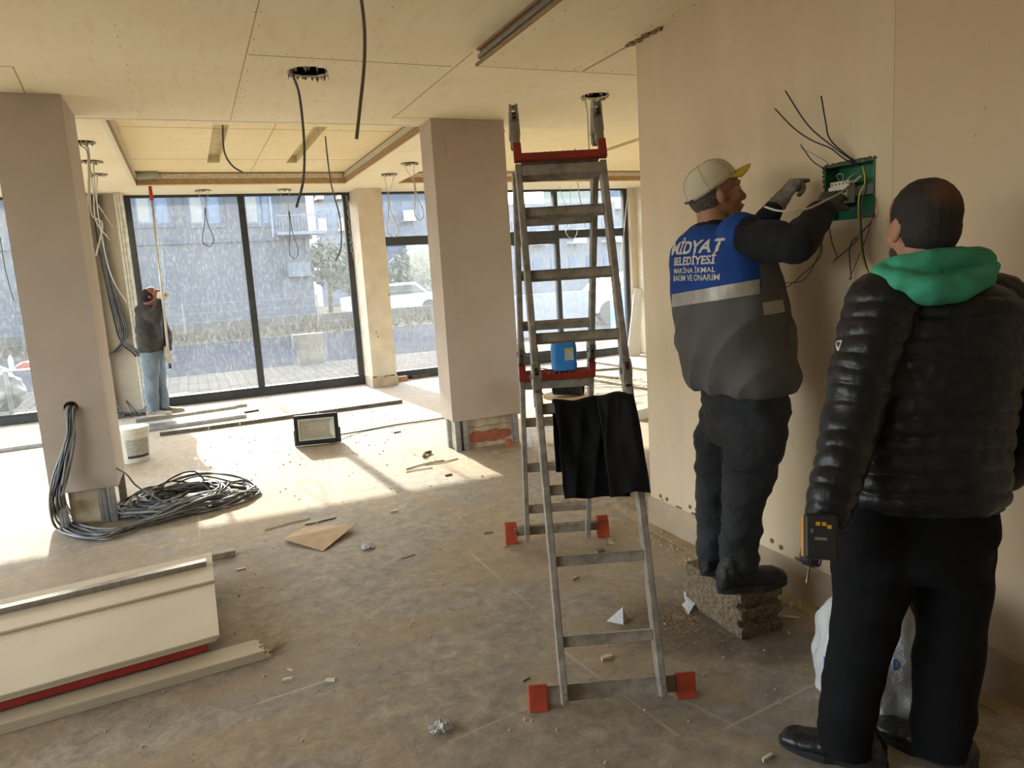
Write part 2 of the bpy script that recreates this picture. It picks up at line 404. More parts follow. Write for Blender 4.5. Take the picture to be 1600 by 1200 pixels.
# torn paper around the hole edges (part of the ceiling)
mb = MB()
for k, h in enumerate(HC):
    r = holes[k][1]
    for i in range(30):
        a = random.uniform(0, 2*PI); L = random.uniform(.008, .03)*(1.3 if k == 0 else 1); wd = random.uniform(.006, .016)
        c = V((h.x+r*.99*math.cos(a), h.y+r*.99*math.sin(a), CZ+.002)); t = V((-math.sin(a), math.cos(a), 0))*wd; o_ = V((math.cos(a), math.sin(a), 0))
        mb.prism([c-t, c+t, c+t*.3-o_*random.uniform(-.01, .012)-V((0, 0, L))], -o_*.0012)
obj('torn_edge', mb, mat('torn_paper', '8d8274', .9, scale=60, var=.4), ceiling)
# board joints and screw rows of the ceiling
mb = MB()
def cline(p, q, z, wd=.004):
    mb.bar(V((p[0], p[1], z-.0008)), V((q[0], q[1], z-.0008)), wd, .0016)
jl = [(405, 0, 360, 187), (388, 85, 707, 104), (170, 0, 215, 177), (0, 103, 20, 104), (20, 104, 39, 145), (739, 81, 620, 180), (612, 184, 672, 184), (612, 184, 622, 178)]
for a in jl[:2]+jl[3:]: p = atz(a[0], a[1], CZ); q = atz(a[2], a[3], CZ); cline(p, q, CZ)
def srow(p, q, z, n, pair=True):
    p = V(p); q = V(q)
    for i in range(n):
        c = p.lerp(q, (i+.5)/n)+V((random.uniform(-.012, .012), random.uniform(-.012, .012), 0))
        if random.random() < .15: continue
        mb.mi = 1; mb.cyl((c.x, c.y, z+.0005), (c.x, c.y, z-.0012), .0045, n=8); mb.mi = 0
for a, n in (((180, 30, 215, 177), 12), ((400, 5, 365, 187), 12), ((410, 5, 372, 187), 12), ((620, 0, 480, 180), 14), ((395, 82, 700, 100), 9), ((395, 90, 700, 108), 9), ((730, 90, 622, 178), 12), ((745, 100, 640, 190), 10)):
    srow(atz(a[0], a[1], CZ), atz(a[2], a[3], CZ), CZ, n)
obj('board_joint', mb, [SEAM, SCREW], ceiling)
# white corner bead along the near edge of the trays
mb = MB(); mb.box((-.60, T1[1]-.045, CZ-.003), (1.965, T1[1]-.001, CZ+.0)); mb.box((T1[0]-.03, T1[1], CZ-.002), (T1[0], T1[3], CZ)); obj('corner_bead', mb, BEAD, ceiling)
# plenum, tray tops, sides
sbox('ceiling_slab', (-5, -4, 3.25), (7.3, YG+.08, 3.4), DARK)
def tray(T, slots, nm, lb):
    z = 2.945; mb = MB(); mb.box((T[0]-.02, T[1]-.02, z), (T[2]+.02, T[3]+.02, z+.0125)); tp = struct(obj(nm, mb, [CEIL2, BROWN]), lb)
    cs = []
    for (x0, y0, x1, y1) in slots: c = MB(); c.box((x0, y0, z-.05), (x1, y1, z+.05)); cs.append(c)
    cut(tp, cs)
    mb = MB()
    for (x0, y0, x1, y1) in slots:
        mb.box((x0-.01, y0-.01, z+.0125), (x0, y1+.01, z+.09)); mb.box((x1, y0-.01, z+.0125), (x1+.01, y1+.01, z+.09))
        mb.box((x0-.01, y0-.01, z+.09), (x1+.01, y1+.01, z+.1)); mb.box((x0, y1, z+.0125), (x1, y1+.01, z+.09)); mb.box((x0, y0-.01, z+.0125), (x1, y0, z+.09))
    if slots: obj('light_channel', mb, mat('channel_board', 'd9caa0', .8), tp)
    # sides: brown board edge below, white metal angle above
    sd = MB(); t = .012
    sd.box((T[0]-t, T[1], CZ+.0125), (T[0], T[3], z)); sd.box((T[2], T[1], CZ+.0125), (T[2]+t, T[3], z)); sd.box((T[0]-t, T[3], CZ+.0125), (T[2]+t, T[3]+t, z)); sd.box((T[0]-t, T[1]-t, CZ+.0125), (T[2]+t, T[1], z))
    obj('tray_side', sd, mat('tray_side_board', 'a98a63', .85, scale=14, var=.25, stretch=(1, 1, 6)), tp)
    an = MB()
    an.box((T[0]+.03, T[3]-.012, z-.075), (T[2]-.03, T[3]-.001, z-.018)); an.box((T[2]-.012, T[1]+.03, z-.075), (T[2]-.001, T[3]-.012, z-.018)); an.box((T[0]+.001, T[1]+.03, z-.075), (T[0]+.012, T[3]-.012, z-.018))
    obj('metal_angle', an, mat('white_metal_angle', 'cdc7b8', .45, .3, scale=60, var=.25), tp)
    jb = MB()
    return tp
s1 = [(atz(323, 258, 2.945).x, 7.15, atz(342, 258, 2.945).x, 9.25), (atz(444, 258, 2.945).x, 7.15, atz(458, 258, 2.945).x+.02, 9.25)]
tr1 = tray(T1, s1, 'ceiling_tray', 'raised ceiling tray above the far shop window')
q = atz(870, 262, 2.945); q2 = atz(1003, 218, 2.945)
s2 = [(q.x-.1, 7.15, q.x+.02, 9.25), (q.x+1.35, 7.15, q.x+1.47, 9.25)]
tr2 = tray(T2, s2, 'ceiling_tray', 'raised ceiling tray over the right bay')
mb = MB(); mb.bar(V((.9, T1[1]+.1, 2.9442)), V((.9, T1[3]-.05, 2.9442)), .005, .0016); mb.bar(V((-.38, 9.0, 2.9442)), V((2.05, 9.0, 2.9442)), .004, .0016); mb.bar(V((-.38, 7.3, 2.9442)), V((2.05, 7.3, 2.9442)), .004, .0016); obj('board_joint', mb, SEAM, tr1)
# dropped soffit along the right wall
SX, SY, SZ = 1.667, 4.14, 2.70
mb = MB(); mb.box((SX+.012, -4, SZ), (5.2, SY, SZ+.012)); mb.mi = 1; mb.box((SX+.03, -4, SZ+.012), (5.2, SY-.02, CZ)); sf = struct(obj('ceiling_soffit', mb, [CEIL, BROWN]), 'lowered strip of ceiling along the right wall')
mb = MB()
for z0, z1 in ((SZ+.012, SZ+.034), (SZ+.055, SZ+.075)): mb.box((SX+.022, -4, z0), (SX+.03, SY-.02, z1))
for k in range(330):
    y = SY-.03-k*.0125
    mb.mi = 1
    for zc in (SZ+.018, SZ+.028, SZ+.060, SZ+.070): mb.box((SX+.0212, y, zc-.002), (SX+.0225, y+.006, zc+.002))
mb.mi = 0; mb.box((SX+.008, -4, SZ+.034), (SX+.03, SY-.02, SZ+.055))
obj('metal_profile', mb, [ALU, SCREW], sf)
mb = MB(); mb.box((SX, -4, SZ-.001), (SX+.014, SY, SZ+.014)); mb.box((SX+.004, -4, CZ-.012), (SX+.03, SY-.02, CZ-.0005)); mb.box((SX, SY-.0, SZ-.001), (5.2, SY+.004, SZ+.013)); obj('board_edge', mb, BROWN, sf)
mb = MB()
mb.bar((WX, 3.56, SZ-.0008), (WX, SY-.02, SZ-.0008), .012, .0016)
for k in range(16): c = V((SX+.06+random.uniform(0, .03), SY-.1-k*.14, SZ)); mb.mi = 1; mb.cyl(c+V((0, 0, .0005)), c-V((0, 0, .0012)), .0045, n=8); mb.mi = 0
for k in range(14): c = V((WX-.05+random.uniform(-.02, .02), SY-.1-k*.15, SZ)); mb.mi = 1; mb.cyl(c+V((0, 0, .0005)), c-V((0, 0, .0012)), .005, n=8); mb.mi = 0
for k in range(9): c = V((SX+.1+k*.13, SY-.05+random.uniform(-.02, .01), SZ)); mb.mi = 1; mb.cyl(c+V((0, 0, .0005)), c-V((0, 0, .0012)), .005, n=8); mb.mi = 0
obj('board_joint', mb, [SEAM, SCREW], sf)
# broken plaster where wall, soffit and corner meet
mb = MB()
for i in range(16):
    c = V((WX-.005-random.uniform(0, .02), 3.54-random.uniform(-.06, .25), SZ-random.uniform(.0, .012)))
    mb.ell(c, (random.uniform(.008, .02), random.uniform(.01, .03), .008), n=7, m=5)
obj('broken_plaster', mb, mat('brown_plaster', '9c7453', .95, scale=50, var=.4, bump=.6), sf)
# right wall (end of the block at y=3.54)
wr = sbox('wall_right', (WX, -4, 0), (5.2, 3.54, SZ), WALL)
PY0, PY1, PZ0, PZ1 = atx(1368, 250, WX).y, atx(1290, 262, WX).y, 1.640, 1.850
c = MB(); c.box((WX-.1, PY0, PZ0), (WX+.075, PY1, PZ1)); cut(wr, [c])
bb = MB(); pr = [(WX-.012, 0), (WX-.012, .155), (WX-.004, .165), (WX+.01, .165), (WX+.01, 0)]
bb.prism([(x, -4, z) for x, z in pr], (0, 7.552, 0)); struct(obj('baseboard_right', bb, mat('screed_kicker', 'a8957d', .8, scale=5, var=.12, bump=.1)), 'smooth cement kicker at the foot of the right wall')
mb = MB()   # ragged plaster bottom edge with holes
rng = random.Random(3)
for i in range(46):
    y = 3.5-i*.075+rng.uniform(-.02, .02)
    if rng.random() < .6: continue
    mb.ell((WX-.002, y, .172+rng.uniform(-.003, .008)), (.006, rng.uniform(.008, .035), rng.uniform(.003, .009)), n=8, m=5)
for px in ((1032, 775), (1042, 780), (1078, 792), (1088, 797), (1206, 845), (1220, 855), (1165, 690)):
    c = atx(*px, WX-.002); mb.mi = 1; mb.ell(c, (.005, .013, .013), n=9, m=5); mb.mi = 0
obj('plaster_crack', mb, [mat('crack_dark', '7a6550', .95, scale=60, var=.4), mat('plaster_plug', '7d6a57', .95, scale=60, var=.4, bump=.5)], wr)
mb = MB(); mb.prism([(WX-.012, -4, 0), (WX-.012, 3.7, 0), (WX-.07, 3.72, 0), (WX-.10, 2.6, 0), (WX-.10, 1.2, 0), (WX-.10, -4, 0)], (0, 0, .004)); struct(obj('trim_1', mb, mat('screed_strip', 'a8936f', .9, scale=6, var=.18, bump=.3)), 'raised yellowish screed strip on the floor by the wall')
# outer shell
# unseen knee walls, heads and posts; left openings added to let in fill light
for k, (a, b) in enumerate((((-5.2, -4, 0), (-5, YG, .25)), ((-5.2, -4, CZ), (-5, YG, 3.4)), ((-5.2, -4.2, 0), (7.4, -4, .25)), ((-5.2, -4.2, 2.7), (7.4, -4, 3.4)))): sbox(('wall_left', 'wall_left_head', 'wall_back', 'wall_back_head')[k], a, b, PLAS)
for k in range(5): sbox('wall_left_post', (-5.2, -4+k*3.6, .25), (-5, -3.75+k*3.6, CZ), PLAS)
sbox('wall_back_panel', (-5.2, -4.2, .25), (7.4, -4, 2.7), PLAS); sbox('wall_left_panel', (-5.2, -4, .25), (-5, -.8, CZ), PLAS)  # unseen solid panels, sized to limit the added fill light
sbox('wall_bay_right', (7.1, 3.54, 0), (7.35, YG, 3.3), PLAS)
sbox('wall_facade_header', (-5, YG-.04, CZ), (7.3, YG+.3, 3.6), PLAS)
sbox('wall_bay_jamb', (6.98, YG-.12, 0), (7.1, YG+.1, CZ), PLAS)

# ---------------------------------------------------------------- windows
def window(nm, x0, x1, mull, label, rail=.13, trans=None, extra=None, cap=.0):
    root = bpy.data.objects.new(nm, None); COL.objects.link(root); root.location = ((x0+x1)/2, YG, 0); struct(root, label)
    f = MB(); d0, d1 = YG-.045, YG+.045
    f.box((x0, d0, 0), (x0+.085, d1, CZ)); f.box((x1-.085, d0, 0), (x1, d1, CZ))
    f.box((x0+.085, d0, 0), (x1-.085, d1, rail)); f.box((x0+.085, d0, CZ-.03), (x1-.085, d1, CZ))
    mw = .045 if not trans else .036
    for m in mull: f.box((m-mw, d0-.005, rail), (m+mw, d1, CZ-.03))
    if trans: f.box((x0+.085, d0-.003, trans[0]), (x1-.085, d1-.005, trans[1]))
    f.box((x0, d0-.02, rail-.02), (x1, d0, rail))
    obj('window_frame', f, FRAME, root, bevel=.004)
    xs = [x0+.085]+list(mull)+[x1-.085]
    zs = [(rail, CZ-.03)] if not trans else [(rail, trans[0]), (trans[1], CZ-.03)]
    for a, b in zip(xs, xs[1:]):
        for z0, z1 in zs:
            g = MB(); g.box((a+.0, YG-.003, z0), (b-.0, YG+.003, z1)); obj('pane', g, GLASS, root)
    return root
window('window_1', -.615, 2.285, [.818], 'tall dusty shop window with one dark mullion')
w2 = window('window_2', 2.66, 6.99, [5.62], 'dusty shop front with transom and glazed door', trans=(2.01, 2.14))
mb = MB()
for x0, x1, z0, z1 in ((4.1, 4.17, .13, 2.01), (4.17, 5.58, 1.93, 2.01), (4.17, 5.58, .13, .20)): mb.box((x0, YG-.055, z0), (x1, YG+.02, z1))
obj('door_leaf_frame', mb, FRAME, w2, bevel=.003)
window('window_3', -5.0, -1.08, [-3.0], 'dusty shop window left of the first column')
# mortar daub on the right jamb of window 1
mb = MB()
for i in range(24): mb.ell((2.285-.02+random.uniform(-.012, .012), YG-.05, 1.85+i*.038), (.014, .01, .028), n=7, m=5)
mb2 = obj('mortar_smear', mb, mat('grey_mortar', '9a958c', .95, scale=60, var=.4, bump=.6)); tag(mb2, 'grey mortar smear on the right jamb of the middle window', 'mortar')

# ---------------------------------------------------------------- columns at the facade
def plain_column(x0, x1, y0, y1, label):
    r = bpy.data.objects.new('facade_column', None); COL.objects.link(r); r.location = ((x0+x1)/2, (y0+y1)/2, 0); struct(r, label)
    m = MB(); m.box((x0, y0, .11), (x1, y1, CZ)); obj('shaft', m, PLAS, r, bevel=.004)
    m = MB(); m.box((x0-.012, y0-.012, 0), (x1+.012, y1+.0, .13)); obj('plinth', m, mat('plinth_plaster', 'b9a88f', .85, scale=6, var=.15, bump=.2), r)
    m = MB()
    for i in range(14):
        m.ell((x0+random.uniform(0, x1-x0), y0-.002, .14+random.uniform(-.006, .012)), (random.uniform(.01, .04), .006, .006), n=7, m=5)
    for c in ((.25, .78), (.3, .72), (.8, 1.3)): m.ell((x0+(x1-x0)*c[0]*1.2, y0, c[1]), (.008, .004, .02), n=7, m=5)
    obj('plaster_chip', m, mat('chip_brown', '7a563c', .95, scale=60, var=.3), r)
plain_column(2.30, 2.655, 10.42, YG+.05, 'plastered facade column right of the tall window')
cb = bpy.data.objects.new('facade_column', None); COL.objects.link(cb); cb.location = (-.85, 10.7, 0); struct(cb, 'facade column with bare metal studs behind the pole worker')
m = MB(); m.box((-1.02, 10.66, 0), (-.66, YG+.05, CZ)); obj('shaft', m, mat('column_plaster_grey', 'b3a999', .85, scale=4, var=.1), cb)
for x in (-1.06, -.665):
    m = MB()
    for k in range(3): m.box((x+k*.032-.03, 10.55+.004*k, 0), (x+k*.032-.002, 10.66, CZ-.005)); 
    m.box((x-.035, 10.63, 0), (x+.07, 10.655, CZ-.005))
    obj('metal_stud', m, mat('white_stud', 'd5d3c8', .45, .35, scale=18, var=.2), cb)
for k in range(6):
    x = -.93+k*.018; m = MB()
    pts = [(x, 10.6, 2.76), (x-.01, 10.6, 2.2), (x+.02, 10.59, 1.6), (x+.06+k*.006, 10.585, 1.1), (x+.09-k*.01, 10.58, .95)]
    if k % 2: pts += [(x-.02, 10.56, .84), (x-.14, 10.54, .78), (x-.2, 10.52, .7)]
    else: pts += [(x+.12, 10.56, .88), (x+.2, 10.54, .8), (x+.24, 10.53, .74)]
    m.tube(pts, .011); obj('conduit', m, CABLE if k % 3 else CABLEK, cb, smooth=True)

# ---------------------------------------------------------------- pillars
def pillar(x0, x1, y0, y1, zb, label, studs, core, screws, terracotta=False):
    r = bpy.data.objects.new('pillar', None); COL.objects.link(r); r.location = ((x0+x1)/2, (y0+y1)/2, 0); struct(r, label)
    m = MB(); t = .013
    m.box((x0, y0, zb), (x1, y0+t, CZ-.001)); m.box((x0, y1-t, zb), (x1, y1, CZ-.001)); m.box((x0, y0+t, zb+.005), (x0+t, y1-t, CZ-.001)); m.box((x1-t, y0+t, zb-.012), (x1, y1-t, CZ-.001))
    m.mi = 1
    for (x, z) in screws: m.cyl((x, y0+.001, z), (x, y0-.0015, z), .0075, n=10)
    cs = obj('board_casing', m, [DRY, SCREW], r)
    m = MB(); m.box((x0+core, y0+.06, 0), (x1-core, y1-.05, CZ-.01)); co = obj('block_core', m, mat('rough_render', 'c0b196', .9, scale=10, var=.25, bump=.4), r)
    if terracotta:
        m = MB(); xa, xb = x0+core+.10, x1-core-.03; top = []; bot = []; y = y0+.058
        for i in range(15):
            x = xa+(xb-xa)*i/14; e = min(i, 14-i)/3; e = min(1, .45+e*.6)
            top.append((x, y, .085+.06*e+random.uniform(-.008, .008)+.006*math.sin(i))); bot.append((x, y, .085-.045*e+random.uniform(-.008, .008)))
        m.prism(top+bot[::-1], (0, .004, 0)); obj('terracotta_patch', m, mat('terracotta', 'a8634a', .9, scale=14, var=.2), r)
        m = MB()
        for i in range(20): m.ell((x0+core+.10+i*(x1-x0-2*core-.13)/20, y0+.058, .185+.006*math.sin(i*.9)), (.014, .004, .0025), n=6, m=4)
        obj('render_crack', m, mat('crack_brown', '7c4f34', .9), r)
    for (sx, sy) in studs:
        m = MB(); w, d = .05, .05
        m.box((sx, sy, 0), (sx+.002, sy+d, 1.0)); m.box((sx, sy, 0), (sx+w, sy+.002, 1.0)); m.box((sx+w-.002, sy, 0), (sx+w, sy+d, 1.0))
        for k in (.012, .03): m.box((sx+k, sy-.004, 0), (sx+k+.008, sy, 1.0))
        obj('metal_stud', m, ZINC, r)
    return r, cs
sc1 = [aty(*p, 5.54) for p in ((12, 322), (24, 320), (98, 337), (41, 415), (111, 407), (55, 482), (125, 481), (124, 490), (66, 557), (135, 558), (79, 644), (145, 635), (150, 693), (93, 703), (160, 755), (103, 764), (75, 170), (7, 165))]
pl1, cs1 = pillar(-.975, -.58, 5.54, 6.17, .25, 'near plasterboard pillar with cables coming out of a hole', [(-.95, 5.56), (-.655, 5.555), (-.635, 6.08), (-.71, 5.575)], .09, [(p.x, p.z) for p in sc1])
hp = aty(111, 637, 5.54)
c = MB(); c.cyl((hp.x, 5.4, hp.z), (hp.x, 5.6, hp.z), .043, n=28); lc = cs1.location.copy(); 
# boolean works in world space: temporarily unparent
cs1.parent = None; cs1.location = lc+pl1.location; cut(cs1, [c]); cs1.parent = pl1; cs1.location = lc
sc2 = [aty(*p, 5.94) for p in ((690, 218), (690, 226), (707, 432), (710, 438), (712, 480), (714, 520), (717, 560), (720, 600), (723, 625), (788, 205), (790, 300), (792, 338), (794, 372), (798, 425), (800, 480), (803, 560), (695, 290), (700, 340), (726, 648))]
pl2, cs2 = pillar(1.967, 2.615, 5.94, 6.25, .268, 'plasterboard pillar in mid room with terracotta patch at its foot', [(1.99, 5.955), (2.06, 5.955), (1.985, 6.15), (2.54, 5.955)], .05, [(p.x, p.z) for p in sc2 if p.x > 1.98], True)
mb = MB()
for k in range(14):
    z = 2.62-k*.012
    mb.box((2.075+random.uniform(0, .004), 5.9395, z-.5*k*0), (2.082+random.uniform(0, .006), 5.9402, z+.006))
    z2 = 1.75-k*.05; mb.box((2.075, 5.9395, z2), (2.08+random.uniform(0, .006), 5.9402, z2+.012))
obj('printed_board_mark', mb, mat('faint_print', '9c9084', .9), pl2)

# ================================================================== OUTSIDE
GZ = -.06
m = MB(); m.box((-60, YG+.08, GZ-.2), (60, 15.2, GZ)); m.box((-60, -40, GZ-.2), (-5.2, YG+.08, GZ)); m.box((-5.2, -40, GZ-.2), (60, -4.2, GZ)); pav = struct(obj('pavement', m, None or mat('pavement_tmp', 'c2b9aa')), 'sunlit block paving outside the windows')
def brick_mat(name, c1, c2, cm, scale, bw=.5, bh=.25):
    m = bpy.data.materials.new(name); m.use_nodes = True; t = m.node_tree; b = t.nodes['Principled BSDF']
    g = N(t, 'ShaderNodeNewGeometry'); br = N(t, 'ShaderNodeTexBrick'); t.links.new(g.outputs['Position'], br.inputs['Vector'])
    br.inputs['Color1'].default_value = (*srgb(c1), 1); br.inputs['Color2'].default_value = (*srgb(c2), 1); br.inputs['Mortar'].default_value = (*srgb(cm), 1)
    br.inputs['Scale'].default_value = scale; br.inputs['Mortar Size'].default_value = .02; br.inputs['Brick Width'].default_value = bw; br.inputs['Row Height'].default_value = bh
    t.links.new(br.outputs[0], b.inputs['Base Color']); b.inputs['Roughness'].default_value = .9; b.inputs['Specular IOR Level'].default_value = 0; return m
pav.data.materials[0] = brick_mat('paving', '6f6a61', '635e56', '45413b', 1.6)
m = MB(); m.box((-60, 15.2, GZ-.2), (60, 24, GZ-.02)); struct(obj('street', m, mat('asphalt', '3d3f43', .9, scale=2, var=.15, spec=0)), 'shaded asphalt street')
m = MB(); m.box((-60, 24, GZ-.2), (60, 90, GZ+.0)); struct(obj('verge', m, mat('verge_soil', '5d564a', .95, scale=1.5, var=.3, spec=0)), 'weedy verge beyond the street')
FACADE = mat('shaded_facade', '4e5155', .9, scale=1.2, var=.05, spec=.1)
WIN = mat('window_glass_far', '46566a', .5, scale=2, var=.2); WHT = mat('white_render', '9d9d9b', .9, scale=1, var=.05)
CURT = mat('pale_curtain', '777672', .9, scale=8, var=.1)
def winbox(m3, x, z, w, h, y, root, curtain=True):
    f = MB(); t = .16
    f.box((x-t, y-.06, z-t), (x+w+t, y, z)); f.box((x-t, y-.06, z+h), (x+w+t, y, z+h+t)); f.box((x-t, y-.06, z), (x, y, z+h)); f.box((x+w, y-.06, z), (x+w+t, y, z+h)); f.box((x+w*.55, y-.05, z), (x+w*.6, y, z+h))
    fo = obj('window', f, mat('window_surround', '3f454f', .8), root)
    g = MB(); g.box((x, y-.02, z), (x+w, y-.005, z+h)); obj('pane', g, WIN, fo)
    if curtain: g = MB(); g.box((x+.05, y-.035, z+.05), (x+w*.4, y-.022, z+h)); obj('curtain', g, CURT, fo)
YF = 30.0
bA = thing('apartment_building', 'long pale building with blank wall and framed windows across the street', 'building', (0, YF, GZ))
xr = aty(486, 400, YF).x
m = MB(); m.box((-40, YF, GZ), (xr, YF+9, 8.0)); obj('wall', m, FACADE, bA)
zc = aty(400, 372, YF).z
m = MB(); m.box((-40, YF-.12, zc-.12), (xr+.1, YF, zc+.06)); obj('cornice', m, mat('cornice_grey', '40454e', .9), bA)
for px in ((215, 350), (298, 350), (385, 349)):
    p = aty(*px, YF); winbox(None, p.x, p.z, 1.05 if px[0] > 250 else 1.05, 1.0, YF, bA)
p = aty(0, 340, YF); winbox(None, p.x-5, p.z, 1.05, 1.0, YF, bA); winbox(None, p.x+.5, p.z, 1.05, 1.0, YF, bA)
m = MB(); q = aty(424, 340, YF); m.cyl((q.x, YF-.08, zc), (q.x, YF-.08, 8), .05); obj('drain_pipe', m, mat('pipe_grey', '6a7280', .6), bA)
m = MB(); q0 = aty(427, 344, YF); q1 = aty(500, 342, YF)
for k in range(16): x = q0.x+(q1.x-q0.x)*k/15; m.cyl((x, YF-.8, q0.z-.5), (x, YF-.8, q0.z+.1), .012, n=6)
m.box((q0.x, YF-.82, q0.z+.08), (q1.x, YF-.78, q0.z+.12)); m.box((q0.x, YF-.85, q0.z-.62), (q1.x, YF, q0.z-.5)); obj('balcony_rail', m, mat('rail_grey', '5d6470', .6), bA)
q = aty(467, 420, YF); m = MB(); m.box((q.x-.45, YF-.35, q.z-.3), (q.x+.4, YF, q.z+.25)); m.cyl((q.x, YF-.36, q.z), (q.x, YF-.34, q.z), .2); ac = obj('air_conditioner', m, mat('ac_grey', '50545c', .7), bA)
# far tower blocks to the right
def tower(x0, x1, y, h, rows, cols, col, label, peach=False):
    b = thing('apartment_building', label, 'building', ((x0+x1)/2, y, GZ))
    m = MB(); m.box((x0, y, GZ), (x1, y+10, h)); obj('wall', m, col, b)
    cw = (x1-x0)/cols; rh = (h-1)/rows
    for i in range(cols):
        for j in range(rows):
            x = x0+cw*(i+.2); z = .6+rh*j+.5
            m = MB(); m.box((x, y-.05, z), (x+cw*.5, y, z+rh*.5)); wi = obj('window', m, WIN, b)
            if j and i % 2 == 0:
                m = MB(); m.box((x-cw*.1, y-1.0, z-.35), (x+cw*.6, y, z-.2)); m.box((x-cw*.1, y-1.0, z-.2), (x+cw*.6, y-.93, z+.5)); obj('balcony', m, mat('peach_panel', 'c4a78c', .9) if peach else WHT, b)
    return b
p0 = aty(488, 300, 52).x; p1 = aty(560, 300, 52).x
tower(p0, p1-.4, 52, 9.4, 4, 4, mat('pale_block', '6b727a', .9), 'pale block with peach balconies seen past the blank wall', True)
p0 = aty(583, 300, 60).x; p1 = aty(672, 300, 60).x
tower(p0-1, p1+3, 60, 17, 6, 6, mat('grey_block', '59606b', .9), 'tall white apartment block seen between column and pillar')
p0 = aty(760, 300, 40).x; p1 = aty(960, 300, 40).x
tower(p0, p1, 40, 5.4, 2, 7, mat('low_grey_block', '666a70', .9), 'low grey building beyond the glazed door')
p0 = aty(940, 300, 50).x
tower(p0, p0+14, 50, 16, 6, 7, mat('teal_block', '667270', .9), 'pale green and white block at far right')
# fence and posts
fr = thing('wire_fence', 'wire fence with thin posts along the weedy verge', 'fence', (0, 27, GZ))
for k in range(15):
    x = -9+k*2.2; m = MB(); m.cyl((x, 27, GZ), (x, 27, 1.15), .03, n=8); obj('post', m, mat('fence_steel', '6d6a66', .7), fr)
m = MB()
for z in (.2, .5, .8, 1.1): m.tube([(-9, 27, z), (8, 27, z-.03), (21.8, 27, z)], .008, n=4)
obj('wire', m, mat('fence_steel', '6d6a66'), fr)
m = MB(); m.box((-40, 29.3, GZ), (20, 29.5, .35)); tag(obj('garden_wall', m, mat('low_wall', '4a463f', .9, scale=3, var=.2)), 'low rough wall behind the wire fence', 'wall')
# weeds (uncountable)
rg = random.Random(5); m = MB()
for i in range(6500):
    x = rg.uniform(-12, 26); y = 28.6-abs(rg.gauss(0, 2.2)); h = rg.uniform(.1, .55)*(1 if x < 8 else 1.3)*(.5+.9*abs(nz((x, y, 0), .8))); a = rg.uniform(0, PI); wd = rg.uniform(.02, .06)
    dx, dy = math.cos(a)*wd, math.sin(a)*wd; lx, ly = rg.uniform(-.15, .15), rg.uniform(-.15, .15)
    m.mi = 0 if rg.random() < .6 else 1
    m.face([(x-dx, y-dy, GZ), (x+dx, y+dy, GZ), (x+lx, y+ly, h)])
tag(obj('weeds', m, [mat('dry_weeds', '544d39', .95, scale=3, var=.3), mat('green_weeds', '2b3023', .95, scale=3, var=.3)]), 'dry grass and weeds along the verge across the street', 'weeds', kind='stuff')
def tree(px, Y, h, r, label):
    p = aty(*px, Y); t = thing('tree', label, 'tree', (p.x, Y, GZ)); m = MB(); m.tube([(p.x, Y, GZ), (p.x+.1, Y, h*.4), (p.x, Y, h*.7)], .12, n=8); obj('trunk', m, mat('bark', '55493d', .95), t)
    m = MB()
    for i in range(900):
        u = V((rg.gauss(0, 1), rg.gauss(0, 1), rg.gauss(0, 1))).normalized()*r*rg.uniform(.4, 1); c = V((p.x, Y, h*.75))+V((u.x, u.y, u.z*.8)); s = .14
        a = V((rg.uniform(-1, 1), rg.uniform(-1, 1), rg.uniform(-1, 1)))*s; b = V((rg.uniform(-1, 1), rg.uniform(-1, 1), rg.uniform(-1, 1)))*s
        m.face([c-a, c+b, c+a, c-b])
    obj('crown', m, mat('olive_leaves', '5d6350', .9, scale=4, var=.35), t)
tree((512, 440), 38, 3.4, 1.5, 'round olive-green tree between the two far buildings')
tree((655, 470), 34, 2.2, 1.6, 'low dark tree seen beside the mid-room pillar')
tree((545, 470), 44, 2.6, 1.4, 'small tree behind the parked cars')
def car(x, y, col, label, s=1):
    t = thing('car', label, 'car', (x, y, GZ)); pr = [(-2.1, .3), (-2.1, .75), (-1.3, .85), (-.8, 1.35), (.8, 1.4), (1.4, .95), (2.1, .85), (2.15, .3)]
    m = MB(); m.prism([(x+a*s, y-.85*s, GZ+b*s) for a, b in pr], (0, 1.7*s, 0)); obj('car_body', m, mat('car_'+col, col, .3, .2), t, bevel=.06)
    m = MB(); m.prism([(x+a*s, y-.87*s, GZ+b*s) for a, b in ((-1.2, .88), (-.75, 1.28), (.75, 1.32), (1.25, .93))], (0, 1.74*s, 0)); obj('windows', m, mat('car_glass', '20262b', .15), t)
    for a in (-1.35, 1.35): m = MB(); m.cyl((x+a*s, y-.88*s, GZ+.32*s), (x+a*s, y-.6*s, GZ+.32*s), .32*s); obj('wheel', m, BLACKP, t)
q = aty(500, 480, 31); car(q.x+3.2, 31.5, 'c9ccd0', 'white car parked past the end of the blank wall')
q = aty(600, 465, 38); car(q.x, 38, 'b8bcc0', 'silver car far behind the weeds, left one'); car(q.x+5, 38.5, 'd6d8d8', 'white car far behind the weeds, right one')
q = aty(945, 500, 17); car(q.x+1.9, 18.5, 'dfe3e6', 'white car parked outside beyond the glazed door')
q = aty(985, 500, 15); m = MB(); m.sect([((q.x, 15, GZ), (.5, 0, 0), (0, .4, 0)), ((q.x, 15, .7), (.48, 0, 0), (0, .38, 0)), ((q.x+.1, 15, 1.5), (.15, 0, 0), (0, .12, 0))]); tag(obj('tarpaulin', m, mat('light_blue_tarp', '7fb4d0', .6, scale=4, var=.2)), 'light blue tarpaulin bundle outside the right window', 'tarpaulin')
